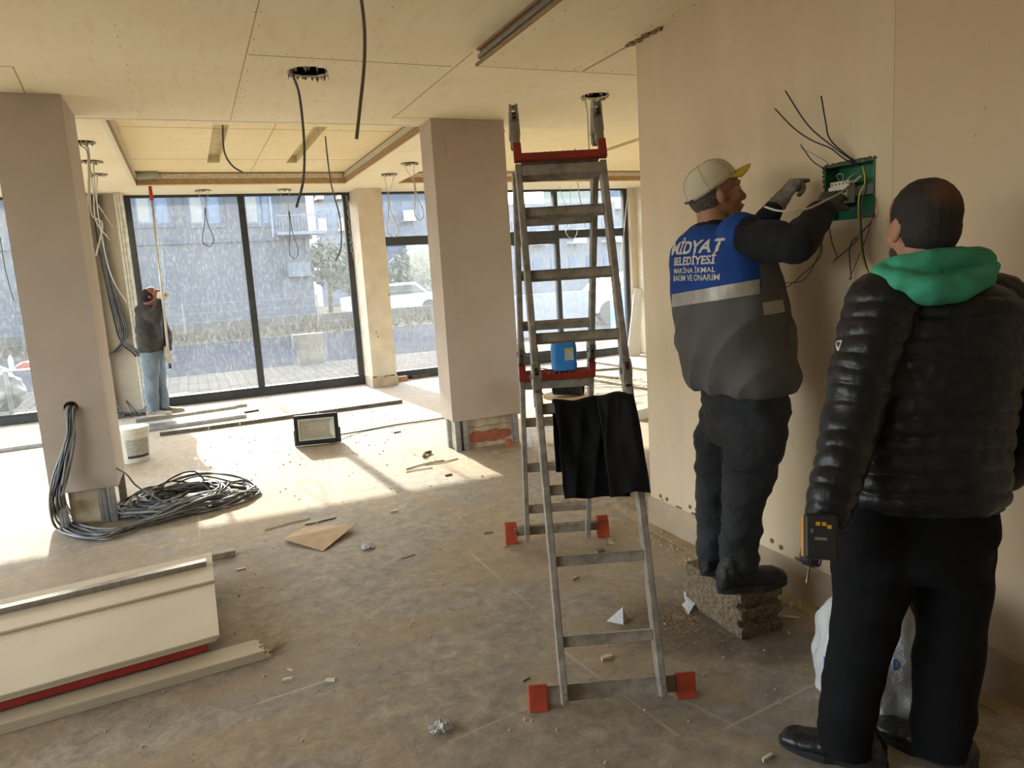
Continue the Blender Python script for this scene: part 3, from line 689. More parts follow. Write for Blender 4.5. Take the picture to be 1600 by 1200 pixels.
# low white parapet wall outside the right bay
p = aty(800, 480, 16); q = aty(930, 480, 16)
m = MB(); m.box((p.x, 16, GZ), (q.x, 16.25, .95)); tag(obj('site_board', m, mat('white_board_out', '85878a', .9)), 'low white wall outside the glazed door', 'wall')
# stacked boards outside in front of the window
p = atz(487, 570, GZ)
m = MB(); m.box((p.x-.22, p.y+.0, GZ), (p.x+.25, p.y+.3, .28)); m.box((p.x-.3, p.y, .28), (p.x+.3, p.y+.35, .55)); tag(obj('cardboard_box', m, mat('grey_carton', '605e58', .9, scale=5)), 'pale carton boxes on the pavement outside the tall window', 'box')
# rubbish heap outside the left window
rb = thing('rubbish_bag', 'torn grey plastic rubbish heap outside the left window', 'rubbish', (-2.35, 12.0, GZ))
rg = random.Random(11); m = MB()
for i in range(9): m.ell((-2.6+rg.uniform(-.5, .6), 12.0+rg.uniform(-.3, .3), .15+rg.uniform(0, .35)), (rg.uniform(.2, .35), .25, rg.uniform(.15, .3)))
me = wrinkle(remesh(m, .03, 2), .05, 6); obj('heap', me, mat('grey_sheet', '8d8f90', .5, scale=5, var=.4), rb)
m = MB(); c = aty(42, 573, 11.8); m.ell(c, (.14, .08, .07)); me = wrinkle(remesh(m, .015, 1), .02, 12); tag(obj('plastic_bag', me, mat('red_bag', 'b8402c', .5)), 'small red plastic bag on top of the rubbish heap', 'bag')
c = aty(19, 578, 11.6); m = MB(); m.lathe(c, [(.0, 0), (.032, 0), (.033, .13), (.03, .15), (.012, .19), (.012, .2)], 16); tag(obj('water_bottle', m, plastic_film('bottle_clear', .4, (.7, .8, .9)), smooth=True), 'clear water bottle standing on the rubbish outside', 'bottle')
m = MB(); m.box((c.x-.15, c.y-.1, c.z-.02), (c.x+.5, c.y+.25, c.z-.001)); m.box((c.x-.1, c.y-.05, GZ), (c.x-.05, c.y+.0, c.z-.02)); m.box((c.x+.4, c.y-.05, GZ), (c.x+.45, c.y, c.z-.02)); tag(obj('bench_board', m, mat('grey_sheet', '8d8f90')), 'grey board under the water bottle outside', 'board')

# ================================================================== LADDER
LM = V((1.476, 2.824, 0)); LD = V((.935, -.354, 0)).normalized(); LN = V((-.354, -.935, 0)).normalized()
AP = LM+V((0, 0, 2.165))
lad = thing('folding_ladder', 'aluminium multi-position folding ladder standing as an A-frame with orange-red feet', 'ladder', LM)
HS = .172
for side, base in ((0, V((1.191, 2.052, 0))), (1, V((1.762, 3.596, 0)))):
    up = (AP-base); Lg = up.length; up.normalize(); nrm = LD.cross(up).normalized()
    if nrm.dot(LN if side == 0 else -LN) < 0: nrm = -nrm
    def LP(t, s, o=0): return base+LD*t+up*s+nrm*o
    for sgn in (-1, 1):
        for s0, s1 in ((.03, 1.13), (1.24, 2.07)):
            m = MB(); m.obox(LP(sgn*HS, (s0+s1)/2), LD*.0125, nrm*.031, up*(s1-s0)/2); obj('rail', m, ALUP, lad, bevel=.003)
        # middle hinge: two round discs and a black lock
        hg = MB(); hg.mi = 0
        for o in (-.016, .008): hg.cyl(LP(sgn*HS, 1.20)+LD*o, LP(sgn*HS, 1.20)+LD*(o+.008), .050, n=24)
        hg.obox(LP(sgn*HS, 1.14)+LD*.013, LD*.003, nrm*.026, up*.055); hg.obox(LP(sgn*HS, 1.14)-LD*.013, LD*.003, nrm*.026, up*.055); hg.obox(LP(sgn*HS, 1.26), LD*.014, nrm*.028, up*.045)
        hg.mi = 1; hg.obox(LP(sgn*HS, 1.165, .012), LD*.011, nrm*.03, up*.028); hg.cyl(LP(sgn*HS, 1.20)-LD*.022, LP(sgn*HS, 1.20)+LD*.022, .012, n=14); hg.obox(LP(sgn*HS, 1.235, .02), LD*.009, nrm*.022, up*.012)
        auto(obj('hinge', hg, [ALU, BLACKP], lad))
        # bolts at the foot
        bo = MB(); bo.cyl(LP(sgn*HS, .06, .03), LP(sgn*HS, .06, .046), .008, n=10); obj('bolt', bo, ALU, lad)
    rungs = (([.235, .51, .765, 1.07, 1.345, 1.60, 1.865] if side == 0 else [.235, .515, .80, 1.345, 1.60, 1.855]))
    for s in rungs:
        m = MB(); m.obox(LP(0, s), LD*(HS-.0125), nrm*.016, up*.017); m.obox(LP(0, s+.0175), LD*(HS-.0125), nrm*.02, up*.002); obj('rung', m, ALUP, lad, bevel=.002)
    # stabiliser bar and feet
    OB = -.033 if side == 0 else .033
    m = MB(); m.obox(LP(0, .062, OB), LD*.245, nrm*.012, up*.028); obj('stabiliser_bar', m, ALUP, lad, bevel=.002)
    for sgn in (-1, 1):
        c = LP(sgn*.262, .055, OB); m = MB(); a = LD*.034
        pr = [c+V((0, 0, .046))-nrm*.02, c+V((0, 0, .05))+nrm*.02, c+nrm*.028+V((0, 0, -.02)), V((c.x, c.y, 0))+LN*(.034 if side == 0 else -.034), V((c.x, c.y, 0))-LN*(.03 if side == 0 else -.03), c-nrm*.026]
        m.prism([p-a for p in pr], a*2); obj('rubber_foot', m, REDP, lad, bevel=.005)
    # top rung with red step (near) / red step in the middle (far)
    st = 2.04 if side == 0 else 1.035; ro = .036 if side == 0 else -.036
    m = MB(); m.obox(LP(0, st-.0), LD*(HS-.013), nrm*.030, up*.022); m.obox(LP(0, st+.045), LD*(HS-.013), nrm*.045, up*.003); obj('rung', m, ALUP, lad, bevel=.002)
    m = MB(); m.obox(LP(0, st+.052, ro), LD*(HS+.012), nrm*.012, up*.016)
    for i in range(6): m.cyl(LP(-.06+i*.024, st+.066, ro)-LD*.006, LP(-.06+i*.024, st+.066, ro)+LD*.006, .008, n=8)
    for sgn in (-1, 1): m.obox(LP(sgn*(HS), st+.075, ro), LD*.016, nrm*.013, up*.04)
    if side == 1: m.obox(LP(0, st+.052, -.005), LD*(HS-.013), nrm*.03, up*.006)
    obj('step_pad', m, STEPR, lad, bevel=.003)
for sgn in (-1, 1):
    m = MB(); c = AP+LD*sgn*HS; m.mi = 0
    for o in (-.017, .009): m.cyl(c+LD*o+V((0, 0, -.01)), c+LD*(o+.008)+V((0, 0, -.01)), .046, n=24)
    for b in (V((1.191, 2.052, 0)), V((1.762, 3.596, 0))):
        d = (b-LM).normalized()*.352+V((0, 0, -.936)); d.normalize(); nn = LD.cross(d).normalized()
        m.obox(c+d*.10, LD*.015, nn*.026, d*.045)
        m.obox(c+d*.06+LD*.017, LD*.003, nn*.02, d*.05); m.obox(c+d*.06-LD*.017, LD*.003, nn*.02, d*.05)
    m.mi = 1; m.cyl(c+LD*-.02+V((0, 0, -.01)), c+LD*.02+V((0, 0, -.01)), .014, n=14); m.obox(c+V((0, 0, .018))-LN*-.01, LD*.011, LN*.02, (0, 0, .007)); m.obox(c+V((0, 0, -.04)), LD*.01, LN*.03, (0, 0, .012))
    auto(obj('top_hinge', m, [ALU, BLACKP], lad))
BN = V((1.191, 2.052, 0)); UN = (AP-BN).normalized(); NN = LD.cross(UN).normalized()
if NN.dot(LN) < 0: NN = -NN
BF = V((1.762, 3.596, 0)); UF = (AP-BF).normalized()
# clothes over the rung
def drape(t0, t1, s, front, back, ro, amp, slant, off, grow=0):
    m = MB(); nu, nv = 60, 80; G = []; c0 = BN+UN*(s+.0)
    for j in range(nv+1):
        v = -back+(back+front)*j/nv; row = []
        for i in range(nu+1):
            u = t0+(t1-t0)*i/nu; r = ro
            if v > r*PI/2: out, dd = r, (v-r*PI/2)
            elif v < -r*PI/2: out, dd = -r, (-v-r*PI/2)
            else: out, dd = r*math.sin(v/r), 0
            top = r*math.cos(v/r) if abs(v) < r*PI/2 else 0
            hang = min(1, abs(v)/.14)
            w_ = ((1-2*abs(nz((u*11+v*2.5, v*1.6, off), 1)))*.8+nz((u*20, v*7, off), 1)*.8)*amp*hang
            x = u+slant*max(0, v)+grow*(i/nu)*max(0, v)+.006*nz((off, v*9, 0), 1)
            dn = -UN if v > 0 else V((0, 0, -1))
            p = c0+LD*x+NN*(out+(abs(w_) if v > 0 else -abs(w_)))+dn*(dd*(1+.03*nz((u*9, off, 0), 1)))+UN*top+V((0, 0, .012*nz((u*12, 0, off), 1)))
            row.append(m.b.verts.new(p))
        G.append(row)
    for a, b in zip(G, G[1:]):
        for i in range(nu): m.b.faces.new((a[i], a[i+1], b[i+1], b[i]))
    return m
def cloth_obj(m, name, mt, parent, th=.006):
    o = obj(name, m, mt, parent, smooth=True); s = o.modifiers.new('solid', 'SOLIDIFY'); s.thickness = th; return o
BLK = mat('black_cloth', '0b0b0d', .85, scale=40, var=.3, spec=.2)
jk = thing('draped_clothes', 'black clothes hung over a ladder rung', 'clothes', BN+UN*.8)
cloth_obj(drape(-.118, .12, 1.064, .40, .30, .040, .016, .02, 0), 'folded_body', BLK, jk)
cloth_obj(drape(.045, .182, 1.060, .415, .33, .052, .014, .02, 4, .03), 'folded_sleeve', mat('black_cloth_shiny', '0e0e11', .7, scale=40, var=.3, spec=.3), jk)

# blue canister on the far step
cc = BF+UF*1.095+LD*.04+V((0, 0, .0))
can = thing('jerry_can', 'blue plastic jerry can standing on the red ladder step', 'canister', (cc.x, cc.y, cc.z))
m = MB(); zc0 = cc.z; A = LD*.062; B = LN*.042
st = [(0, .86), (.006, .97), (.02, 1), (.118, 1), (.134, .93), (.146, .80), (.152, .62)]
m.sect([(V((cc.x, cc.y, zc0+z)), A*k, B*k) for z, k in st], 40, 5); 
me = remesh(m, .0025, 3)
def canrib(c, n):
    z = c.z-zc0
    return -.003*math.exp(-((z-.045)/.005)**2)-.002*math.exp(-((z-.12)/.004)**2)
displace(me, canrib)
obj('body', me, mat('blue_plastic', '3a8fe0', .35, scale=5, var=.1), can)
m = MB(); m.tube([V((cc.x, cc.y, zc0+.148))-LD*.03, V((cc.x, cc.y, zc0+.168))-LD*.022, V((cc.x, cc.y, zc0+.168))+LD*.022, V((cc.x, cc.y, zc0+.148))+LD*.03], .007, n=10); obj('handle', m, mat('blue_plastic', ''), can, smooth=True)
m = MB(); c = V((cc.x, cc.y, zc0+.152))-LD*.045; m.cyl(c-V((0, 0, .004)), c+V((0, 0, .014)), .014, n=20); obj('cap', m, mat('blue_cap', '2e86d2', .4), can)
m = MB(); c = V((cc.x, cc.y, zc0+.083))+LN*.0425+LD*.022; m.obox(c, LD*.022, LN*.0008, (0, 0, .03)); lb = obj('paper_label', m, mat('canister_label', 'c9c6bd', .7, scale=90, var=.25), can)
m = MB(); m.obox(c+V((0, 0, .024))+LN*.001, LD*.022, LN*.0003, (0, 0, .0045)); obj('label_band', m, mat('label_yellow', 'd9b443', .6), lb)

# ================================================================== PROPS
# concrete block the electrician stands on
bk = MB(); x0, x1, y0, y1 = 1.88, 2.085, 2.205, 2.60; BH = .19
ang = math.radians(-3)
def rot(x, y): cx, cy = 1.88, 2.205; return (cx+(x-cx)*math.cos(ang)-(y-cy)*math.sin(ang), cy+(x-cx)*math.sin(ang)+(y-cy)*math.cos(ang))
prf = [(x0, 0), (x1, 0), (x1, BH), (x0, BH)]
m = MB(); g = .012
def ringb(y, pts): return [(*rot(x, y), z) for x, z in pts]
front = [(x0, 0), (x1, 0), (x1, BH), (x0, BH)]
m.loft([ringb(y0+.03, front), ringb(y1, front)])
for z0_, z1_, dx in ((0, .045, 0), (.075, .12, 0), (.15, BH, 0)): 
    m.loft([ringb(y0, [(x0, z0_), (x1, z0_), (x1, z1_), (x0, z1_)]), ringb(y0+.035, [(x0, z0_), (x1, z0_), (x1, z1_), (x0, z1_)])])
me = remesh(m, .005, 1); displace(me, lambda c, n: .0045*nz(c, 60)+.003*nz(c, 140))
for v in me.vertices: v.co.z = max(0, min(BH, v.co.z))
tag(obj('concrete_block', me, mat('pumice_block', '75654f', .95, scale=70, var=.45, bump=.9, bscale=160)), 'grooved brown concrete block under the electrician\'s boots', 'block')

# electrical panel in the wall
pn = thing('electrical_panel', 'green recessed electrical box with white breakers and loose wires', 'electrical box', (WX, (PY0+PY1)/2, PZ0))
GRN = mat('green_plastic', '1f6b45', .45, scale=9, var=.2)
m = MB(); t = .004; X1 = WX+.07
m.box((X1-t, PY0, PZ0), (X1, PY1, PZ1)); m.box((WX-.006, PY0, PZ0), (X1, PY0+t, PZ1)); m.box((WX-.006, PY1-t, PZ0), (X1, PY1, PZ1)); m.box((WX-.006, PY0, PZ0), (X1, PY1, PZ0+t)); m.box((WX-.006, PY0, PZ1-t), (X1, PY1, PZ1))
obj('box_shell', m, GRN, pn)
m = MB(); yc = (PY0+PY1)/2; zb = (PZ0+PZ1)/2
m.box((WX+.02, PY0+.02, zb-.018), (WX+.028, PY1-.02, zb+.018)); obj('din_rail', m, mat('rail_dark', '4d544c', .5), pn)
for k in range(5):
    ya = PY1-.035-k*.0178; m = MB(); m.box((WX-.012, ya-.0172, zb-.042), (WX+.02, ya, zb+.042)); m.box((WX-.022, ya-.0172, zb-.02), (WX-.012, ya, zb+.022)); 
    b_ = obj('breaker', m, mat('breaker_white', 'cfcabd', .5), pn)
    m = MB(); m.box((WX-.030, ya-.013, zb-.004), (WX-.0215, ya-.004, zb+.008)); obj('toggle', m, BLACKP, b_)
    for zz in (zb-.032, zb+.032): m = MB(); m.cyl((WX-.0125, ya-.0086, zz), (WX-.0118, ya-.0086, zz), .0035, n=10); obj('terminal_screw', m, BLACKP, b_)
m = MB(); rg = random.Random(4)
for i in range(220):
    a = rg.random(); y = PY0+(PY1-PY0)*a; z = PZ1+rg.uniform(-.004, .008); 
    if rg.random() < .3: y = PY1+rg.uniform(-.004, .008); z = PZ0+(PZ1-PZ0)*rg.uniform(.3, 1)
    m.ell((WX-.003, y, z), (.004, rg.uniform(.003, .009), rg.uniform(.002, .006)), n=6, m=4)
obj('ragged_filler', m, mat('dark_filler', '56523f', .95, scale=50, var=.4), pn)
def wire(name, pts, r, mt, par=pn):
    m = MB(); m.tube(pts, r, n=6); return obj(name, m, mt, par, smooth=True)
NAVY = mat('navy_wire', '1c2436', .5); BLU = mat('blue_wire', '2b3a66', .5); REDW = mat('red_wire', '8c1f1c', .5); YEL = mat('yellow_green_wire', 'a9a04a', .5); GRYW = mat('grey_wire', 'a39d90', .5)
cn = atx(1348, 258, WX+.02); 
def wp(*l): return [atx(a, b, WX-c) for a, b, c in l]
wire('wire', [cn]+wp((1325, 246, .03), (1300, 228, .06), (1262, 195, .09), (1227, 142, .1)), .0028, NAVY)
wire('wire', [cn]+wp((1322, 250, .03), (1298, 232, .05), (1268, 219, .08), (1240, 200, .09), (1211, 170, .1)), .0028, NAVY)
wire('wire', [cn]+wp((1325, 244, .02), (1297, 218, .05), (1290, 190, .08), (1283, 150, .09)), .0028, NAVY)
wire('wire', wp((1297, 268, -.02), (1285, 262, .03), (1268, 250, .06), (1251, 226, .08)), .0024, BLU)
wire('wire', wp((1300, 265, -.02), (1290, 252, .03), (1265, 238, .05), (1249, 231, .07)), .0018, GRYW)
wire('wire', [cn]+wp((1352, 285, .03), (1342, 310, .05), (1343, 370, .06), (1350, 410, .05), (1368, 452, .06)), .0035, YEL)
wire('wire', [cn]+wp((1354, 290, .035), (1346, 320, .05), (1347, 380, .06), (1355, 420, .05), (1372, 455, .05)), .0035, CABLEK)
wire('wire', wp((1368, 300, -.01), (1366, 330, .02), (1352, 375, .03), (1327, 437, .03)), .002, REDW)
wire('wire', wp((1366, 320, -.01), (1362, 345, .02), (1345, 365, .03), (1328, 385, .03), (1330, 437, .03)), .0024, BLU)
wire('wire', wp((1345, 368, .03), (1330, 385, .04), (1312, 400, .04), (1301, 410, .03)), .0024, BLU)
wire('wire', wp((1312, 325, .02), (1297, 345, .03), (1299, 375, .04), (1308, 402, .04), (1303, 405, .04)), .002, CABLEK)
wire('wire', wp((1284, 380, .05), (1276, 405, .05), (1255, 438, .04), (1218, 442, .04)), .002, CABLEK)
wire('wire', wp((1284, 372, .05), (1282, 400, .05), (1258, 425, .04), (1235, 445, .04), (1220, 452, .04)), .002, CABLEK)
wire('wire', wp((1345, 268, .0), (1330, 275, .04), (1322, 285, .04), (1340, 283, .03)), .0022, GRYW)
wire('wire', wp((1312, 285, .0), (1308, 274, .04), (1316, 272, .04), (1318, 284, .02)), .0022, GRYW)
m = MB(); m.tube([atx(1345, 275, WX-.02), atd(1333, 285, 2.82), atd(1310, 303, 2.73), atd(1290, 313, 2.65), atd(1265, 325, 2.57), atd(1240, 330, 2.54), atd(1215, 329, 2.56), atd(1195, 323, 2.6)], .0035, n=8)
obj('wire', m, mat('white_wire', 'c9c2ae', .5), pn, smooth=True)

# hanging cables from the ceiling holes
def hang(px_pts, Y, r, mt, label, group=None, w=None):
    m = MB(); P = []
    for (x, y) in px_pts: P.append(aty(x, y, Y))
    P = [V((P[0].x, P[0].y, max(P[0].z, CZ+.05)))]+P
    m.tube(P, r, n=6); o = obj('hanging_cable', m, mt, smooth=True); return tag(o, label, 'cable', group)
h0 = HC[0]
hang([(458, 118), (468, 150), (475, 220), (474, 280), (463, 324)], h0.y, .008, CABLE, 'dark cable hanging from the torn hole in the near ceiling')
p = atz(567, -20, CZ)
hang([(562, -20), (569, 40), (569, 100), (562, 170), (557, 217)], 3.45, .008, mat('brown_cable', '6b5a48', .5), 'long brown cable hanging at top centre in front of the ceiling')
hang([(348, 195), (350, 235), (362, 258), (380, 270)], 7.2, .008, CABLE, 'short grey cable drooping from the left channel of the ceiling tray')
hang([(507, 197), (511, 240), (518, 290), (531, 340), (533, 385), (524, 408)], 7.6, .007, CABLE, 'long thin cable hanging from the right channel of the ceiling tray')
hang([(914, 155), (918, 180), (921, 250), (925, 330)], HC[1].y, .006, CABLEW, 'pale cable hanging from the ceiling hole above the ladder')
hang([(899, 235), (901, 275), (908, 320), (914, 335)], 8.0, .006, CABLEW, 'pale cable behind the top rungs of the ladder')
def loopc(hx, hy, Y, joint, low, wd, label, mt=CABLE, white=False):
    t = thing('hanging_cable', label, 'cable', (aty(hx, hy, Y).x, Y, 1.5), 'cable loops hanging by the shop windows')
    for sg in (-1, 1):
        m = MB(); m.tube([V((aty(hx+sg*9, hy, Y).x, Y, CZ+.03)), aty(hx+sg*7, hy+6, Y), aty(*joint, Y)], .004, n=5); obj('cable', m, CABLEW, t, smooth=True)
    jx, jy = joint; lx, ly = low
    m = MB(); m.tube([aty(jx, jy, Y), aty((jx+lx)/2-wd*.3, jy+(ly-jy)*.4, Y), aty(lx-wd, ly-10, Y), aty(lx-wd*.4, ly-1, Y), aty(lx+wd*.5, ly, Y), aty(lx+wd, ly-12, Y), aty((jx+lx)/2+wd*.2, jy+(ly-jy)*.4, Y), aty(jx+1, jy, Y)], .006, n=6); obj('cable', m, mt, t, smooth=True)
    return t
loopc(318, 298, 10.42, (320, 325), (325, 384), 9, 'cable loop hanging before the left pane of the tall window')
loopc(445, 297, 10.45, (451, 330), (459, 403), 7, 'cable loop hanging before the right pane of the tall window')
loopc(608, 272, 9.08, (606, 308), (614, 369), 9, 'cable loop hanging beside the facade column', CABLEW)
loopc(640, 255, 8.24, (647, 285), (655, 343), 7, 'cable loop hanging against the left edge of the mid-room pillar', CABLEW)
loopc(884, 297, 10.42, (892, 340), (893, 372), 9, 'white cable loop seen between the ladder rungs', CABLEW)
t = thing('hanging_cable', 'bunch of pale cables hanging beside the near pillar top', 'cable', (HC[2].x, HC[2].y, 1.6))
for pts, Y in (([(134, 224), (140, 245), (142, 330), (160, 350), (150, 400)], 7.2), ([(140, 255), (146, 300), (150, 345), (172, 375)], 8.15), ([(146, 255), (150, 310), (160, 330), (177, 355)], 8.15), ([(152, 273), (152, 320), (165, 400), (178, 440), (198, 472)], 9.0), ([(128, 228), (137, 240), (138, 300), (138, 345)], 7.2)):
    m = MB(); P = [aty(*q, Y) for q in pts]; P = [V((P[0].x, Y, CZ+.04))]+P; m.tube(P, .0065, n=6); obj('cable', m, CABLEW, t, smooth=True)
m = MB(); m.tube([V((aty(-2, 372, 10.4).x, 10.4, CZ)), aty(0, 372, 10.4), aty(8, 420, 10.4), aty(20, 465, 10.4), aty(24, 470, 10.4)], .006, n=6); tag(obj('hanging_cable', m, CABLE, smooth=True), 'thin cable drooping left of the near pillar', 'cable')
for px, Y in (((980, 320), 10.7), ):
    m = MB(); m.tube([V((aty(982, 300, Y).x, Y, CZ+.02)), aty(978, 330, Y), aty(972, 400, Y), aty(970, 445, Y)], .007, n=6); tag(obj('hanging_cable', m, CABLEW, smooth=True), 'pale cable hanging at the right end of the glazed front', 'cable')

# cable bundle: out of the pillar hole, down and into a coil on the floor
cbm = thing('cable_coil', 'heap of grey cables coming out of the near pillar and coiled on the floor', 'cable', (atz(300, 785)[0], atz(300, 785)[1], 0))
rg = random.Random(21); CC = atz(262, 792); C2 = atz(330, 784)
for k in range(13):
    a = rg.uniform(-.5, .5); sag = rg.uniform(-1, 1)
    f_ = k/12; g_ = lambda a, b: a+(b-a)*f_+rg.uniform(-2, 2)
    pts = [V((hp.x+rg.uniform(-.025, .025), 5.62, hp.z+rg.uniform(-.01, .02))), V((hp.x+rg.uniform(-.028, .028), 5.52-rg.uniform(0, .02), hp.z-.005)),
           aty(g_(104, 116), 672, 5.50-rg.uniform(0, .02)), aty(g_(97, 112), 705, 5.48-rg.uniform(0, .03)), aty(g_(84, 104), 748, 5.45-rg.uniform(0, .05)), aty(g_(77, 100), g_(790, 775), 5.38-rg.uniform(0, .05))]
    for (xa, ya, xb, yb) in ((88, 828, 112, 806), (118, 846, 140, 826), (165, 846, 175, 834), (205, 832, 215, 826)):
        e = atz(g_(xa, xb), g_(ya, yb)); pts.append(V((e.x, e.y, .012+rg.uniform(0, .03))))
    th = -1.3+rg.uniform(-.3, .3)
    big = k % 3 == 0; turns = rg.choice([2, 3, 4]); 
    for i in range(int(turns*9)):
        th2 = th+2*PI*i/9; c = CC.lerp(C2, rg.uniform(.2, .5) if not big else .55)
        rx = rg.uniform(.22, .33) if not big else rg.uniform(.38, .50); ry = rx*(.8 if not big else .62)
        z = .01+rg.uniform(0, .1)*(1 if not big else .6)+(.1*max(0, math.sin(th2))*rg.random() if k % 4 == 1 else 0)
        pts.append(V((c.x+rx*math.cos(th2), c.y+ry*math.sin(th2), z)))
    m = MB(); m.tube(pts, .0065, n=6, smooth=5); obj('cable', m, (CABLE, CABLEK, mat('light_grey_cable', '8b8b88', .5))[k % 3 if k % 5 else 2], cbm, smooth=True)
m = MB(); m.tube([atz(370, 722)+V((-1.3, 0, .3)), V((-.57, 5.6, .35)), V((-.45, 5.5, .22)), V((-.2, 5.4, .05)), V((.1, 5.35, .02))], .006, n=6)
obj('cable', m, CABLE, cbm, smooth=True)
# loose thin cables at the far column foot
rg = random.Random(8)
lw = thing('cable_tangle', 'tangle of thin dark cables at the foot of the far column', 'cable', (-.8, 10.3, 0))
for k in range(7):
    pts = [V((-1.0+rg.uniform(0, .3), 10.4, .02))]
    for i in range(7): pts.append(V((-1.0+i*.11+rg.uniform(-.12, .12), 10.36+rg.uniform(-.12, .12), max(.01, rg.uniform(-.3, .22)))))
    m = MB(); m.tube(pts, .006, n=5); obj('cable', m, CABLEK if k % 2 else CABLE, lw, smooth=True)
# bucket
q = V((-.62, 7.55, 0)); bkt = thing('plastic_bucket', 'white plastic bucket with grey label behind the near pillar', 'bucket', q)
m = MB(); m.lathe(q, [(.0, 0), (.125, 0), (.128, .01), (.15, .27), (.156, .275), (.158, .31), (.152, .32), (.0, .322)], 36); auto(obj('tub', m, mat('bucket_white', 'cfcdbf', .5, scale=6, var=.08), bkt))
m = MB(); n = 12; A0 = -1.9
for (z0, z1, r0_, r1_, mt, nm_) in ((.07, .22, .1355, .1475, mat('bucket_label', 'a8a69c', .7, scale=60, var=.25), 'label'), (.045, .07, .134, .136, mat('label_band_dark', '3a3a40', .7, scale=90, var=.3), 'label_band')):
    m = MB(); rr = []
    for i in range(n+1):
        a = A0+1.5*i/n; rr.append((math.cos(a), math.sin(a)))
    for (x, y), (x2, y2) in zip(rr, rr[1:]): m.face([q+V((x*r0_, y*r0_, z0)), q+V((x2*r0_, y2*r0_, z0)), q+V((x2*r1_, y2*r1_, z1)), q+V((x*r1_, y*r1_, z1))])
    o = obj(nm_, m, mt, bkt); s = o.modifiers.new('s', 'SOLIDIFY'); s.thickness = .001
# flood light on the floor
fl = thing('flood_light', 'black framed LED flood light standing on the sunny floor', 'lamp', (.985, 7.09, 0))
FX = V((.41, -.095, 0)).normalized(); FY = V((-FX.y, FX.x, 0)); tl = V((0, 0, 1))*math.cos(.12)+FY*math.sin(.12); fn = FX.cross(tl)
if fn.y > 0: fn = -fn
c0 = V((.985, 7.09, .155)); W2, H2 = .205, .14
def fr_(m, w, h, w2, h2, d0, d1):
    o = [(-w, -h), (w, -h), (w, h), (-w, h)]; i_ = [(-w2, -h2), (w2, -h2), (w2, h2), (-w2, h2)]
    for k in range(4):
        a, b = o[k], o[(k+1) % 4]; c, d = i_[(k+1) % 4], i_[k]
        q4 = [a, b, c, d]; m.hexa([c0+FX*x+tl*y+fn*d0 for x, y in q4], [c0+FX*x+tl*y+fn*d1 for x, y in q4])
m = MB(); fr_(m, W2, H2, W2-.04, H2-.04, 0, .045); obj('frame', m, BLACKP, fl, bevel=.008)
m = MB(); fr_(m, W2-.038, H2-.038, W2-.05, H2-.05, .02, .047); obj('trim_ring', m, mat('light_rim', 'c9c9c4', .4), fl)
m = MB(); m.obox(c0-fn*.02, FX*(W2-.02), tl*(H2-.02), fn*.02)
for k in range(9): m.obox(c0-fn*.055+FX*(-.14+k*.035), FX*.003, tl*(H2-.03), fn*.02)
obj('heat_sink', m, BLACKP, fl)
m = MB(); a = [(-1, -1), (1, -1), (1, 1), (-1, 1)]
wo_, ho_, wi_, hi_ = W2-.05, H2-.05, W2-.085, H2-.085
for k in range(4):
    (x, y), (x2, y2) = a[k], a[(k+1) % 4]
    m.face([c0+FX*x*wo_+tl*y*ho_+fn*.03, c0+FX*x2*wo_+tl*y2*ho_+fn*.03, c0+FX*x2*wi_+tl*y2*hi_+fn*.004, c0+FX*x*wi_+tl*y*hi_+fn*.004])
m.face([c0+FX*x*wi_+tl*y*hi_+fn*.004 for x, y in a]); rf = obj('reflector', m, mat('reflector', 'b9b39c', .35, .3, scale=8, var=.1), fl); s = rf.modifiers.new('s', 'SOLIDIFY'); s.thickness = .001
for k in (-1, 0, 1): m = MB(); m.obox(c0+FX*k*.065+fn*.007, FX*.012, tl*.012, fn*.003); obj('led_chip', m, mat('led_yellow', 'd9c94a', .5), fl)
m = MB(); m.obox(c0+fn*.035, FX*(W2-.052), tl*(H2-.052), fn*.0015); obj('glass', m, FILMG if 'FILMG' in globals() else plastic_film('lamp_glass', .12), fl)
m = MB(); m.bar(c0-FX*(W2+.005)-tl*.0, V((c0.x, c0.y, .012))-FX*(W2+.005)+fn*.0, .012, .03, fn); m.bar(c0+FX*(W2+.005), V((c0.x, c0.y, .012))+FX*(W2+.005), .012, .03, fn); m.bar(V((c0.x, c0.y, .012))-FX*(W2+.01), V((c0.x, c0.y, .012))+FX*(W2+.01), .03, .012); obj('bracket', m, BLACKP, fl)
m = MB(); m.tube([V((c0.x+.12, c0.y+.06, .05)), atz(560, 676)+V((0, 0, .01)), atz(620, 665)+V((0, 0, .01)), atz(690, 655)+V((0, 0, .01)), atz(730, 645)+V((0, 0, .01))], .007, n=6); obj('power_cable', m, CABLEK, fl, smooth=True)

# metal studs and pipes lying on the floor
G1 = 'metal profiles lying in bundles before the windows'
def prof(pa, pb, z, w_, h_, label, mt=ZINC, off=0, wd=V((0, 0, 0)), nm='metal_stud'):
    p = atz(*pa); q = atz(*pb); m = MB(); z0_ = z
    d = (q-p).normalized(); sd = V((-d.y, d.x, 0)); p = p+sd*off; q = q+sd*off
    P_ = [(-w_/2, 0), (w_/2, 0), (w_/2, h_), (w_/2-.003, h_), (w_/2-.003, .003), (-w_/2+.003, .003), (-w_/2+.003, h_), (-w_/2, h_)]
    m.loft([[p+sd*a+V((0, 0, z0_+b)) for a, b in P_], [q+sd*a+V((0, 0, z0_+b)) for a, b in P_]])
    return tag(obj(nm, m, mt), label, 'metal profile')
lab = ['metal profile lying nearest the left window', 'second metal profile from the left window', 'third metal profile from the left window, toward the pillar', 'metal profile of the left bundle nearest the pillar']
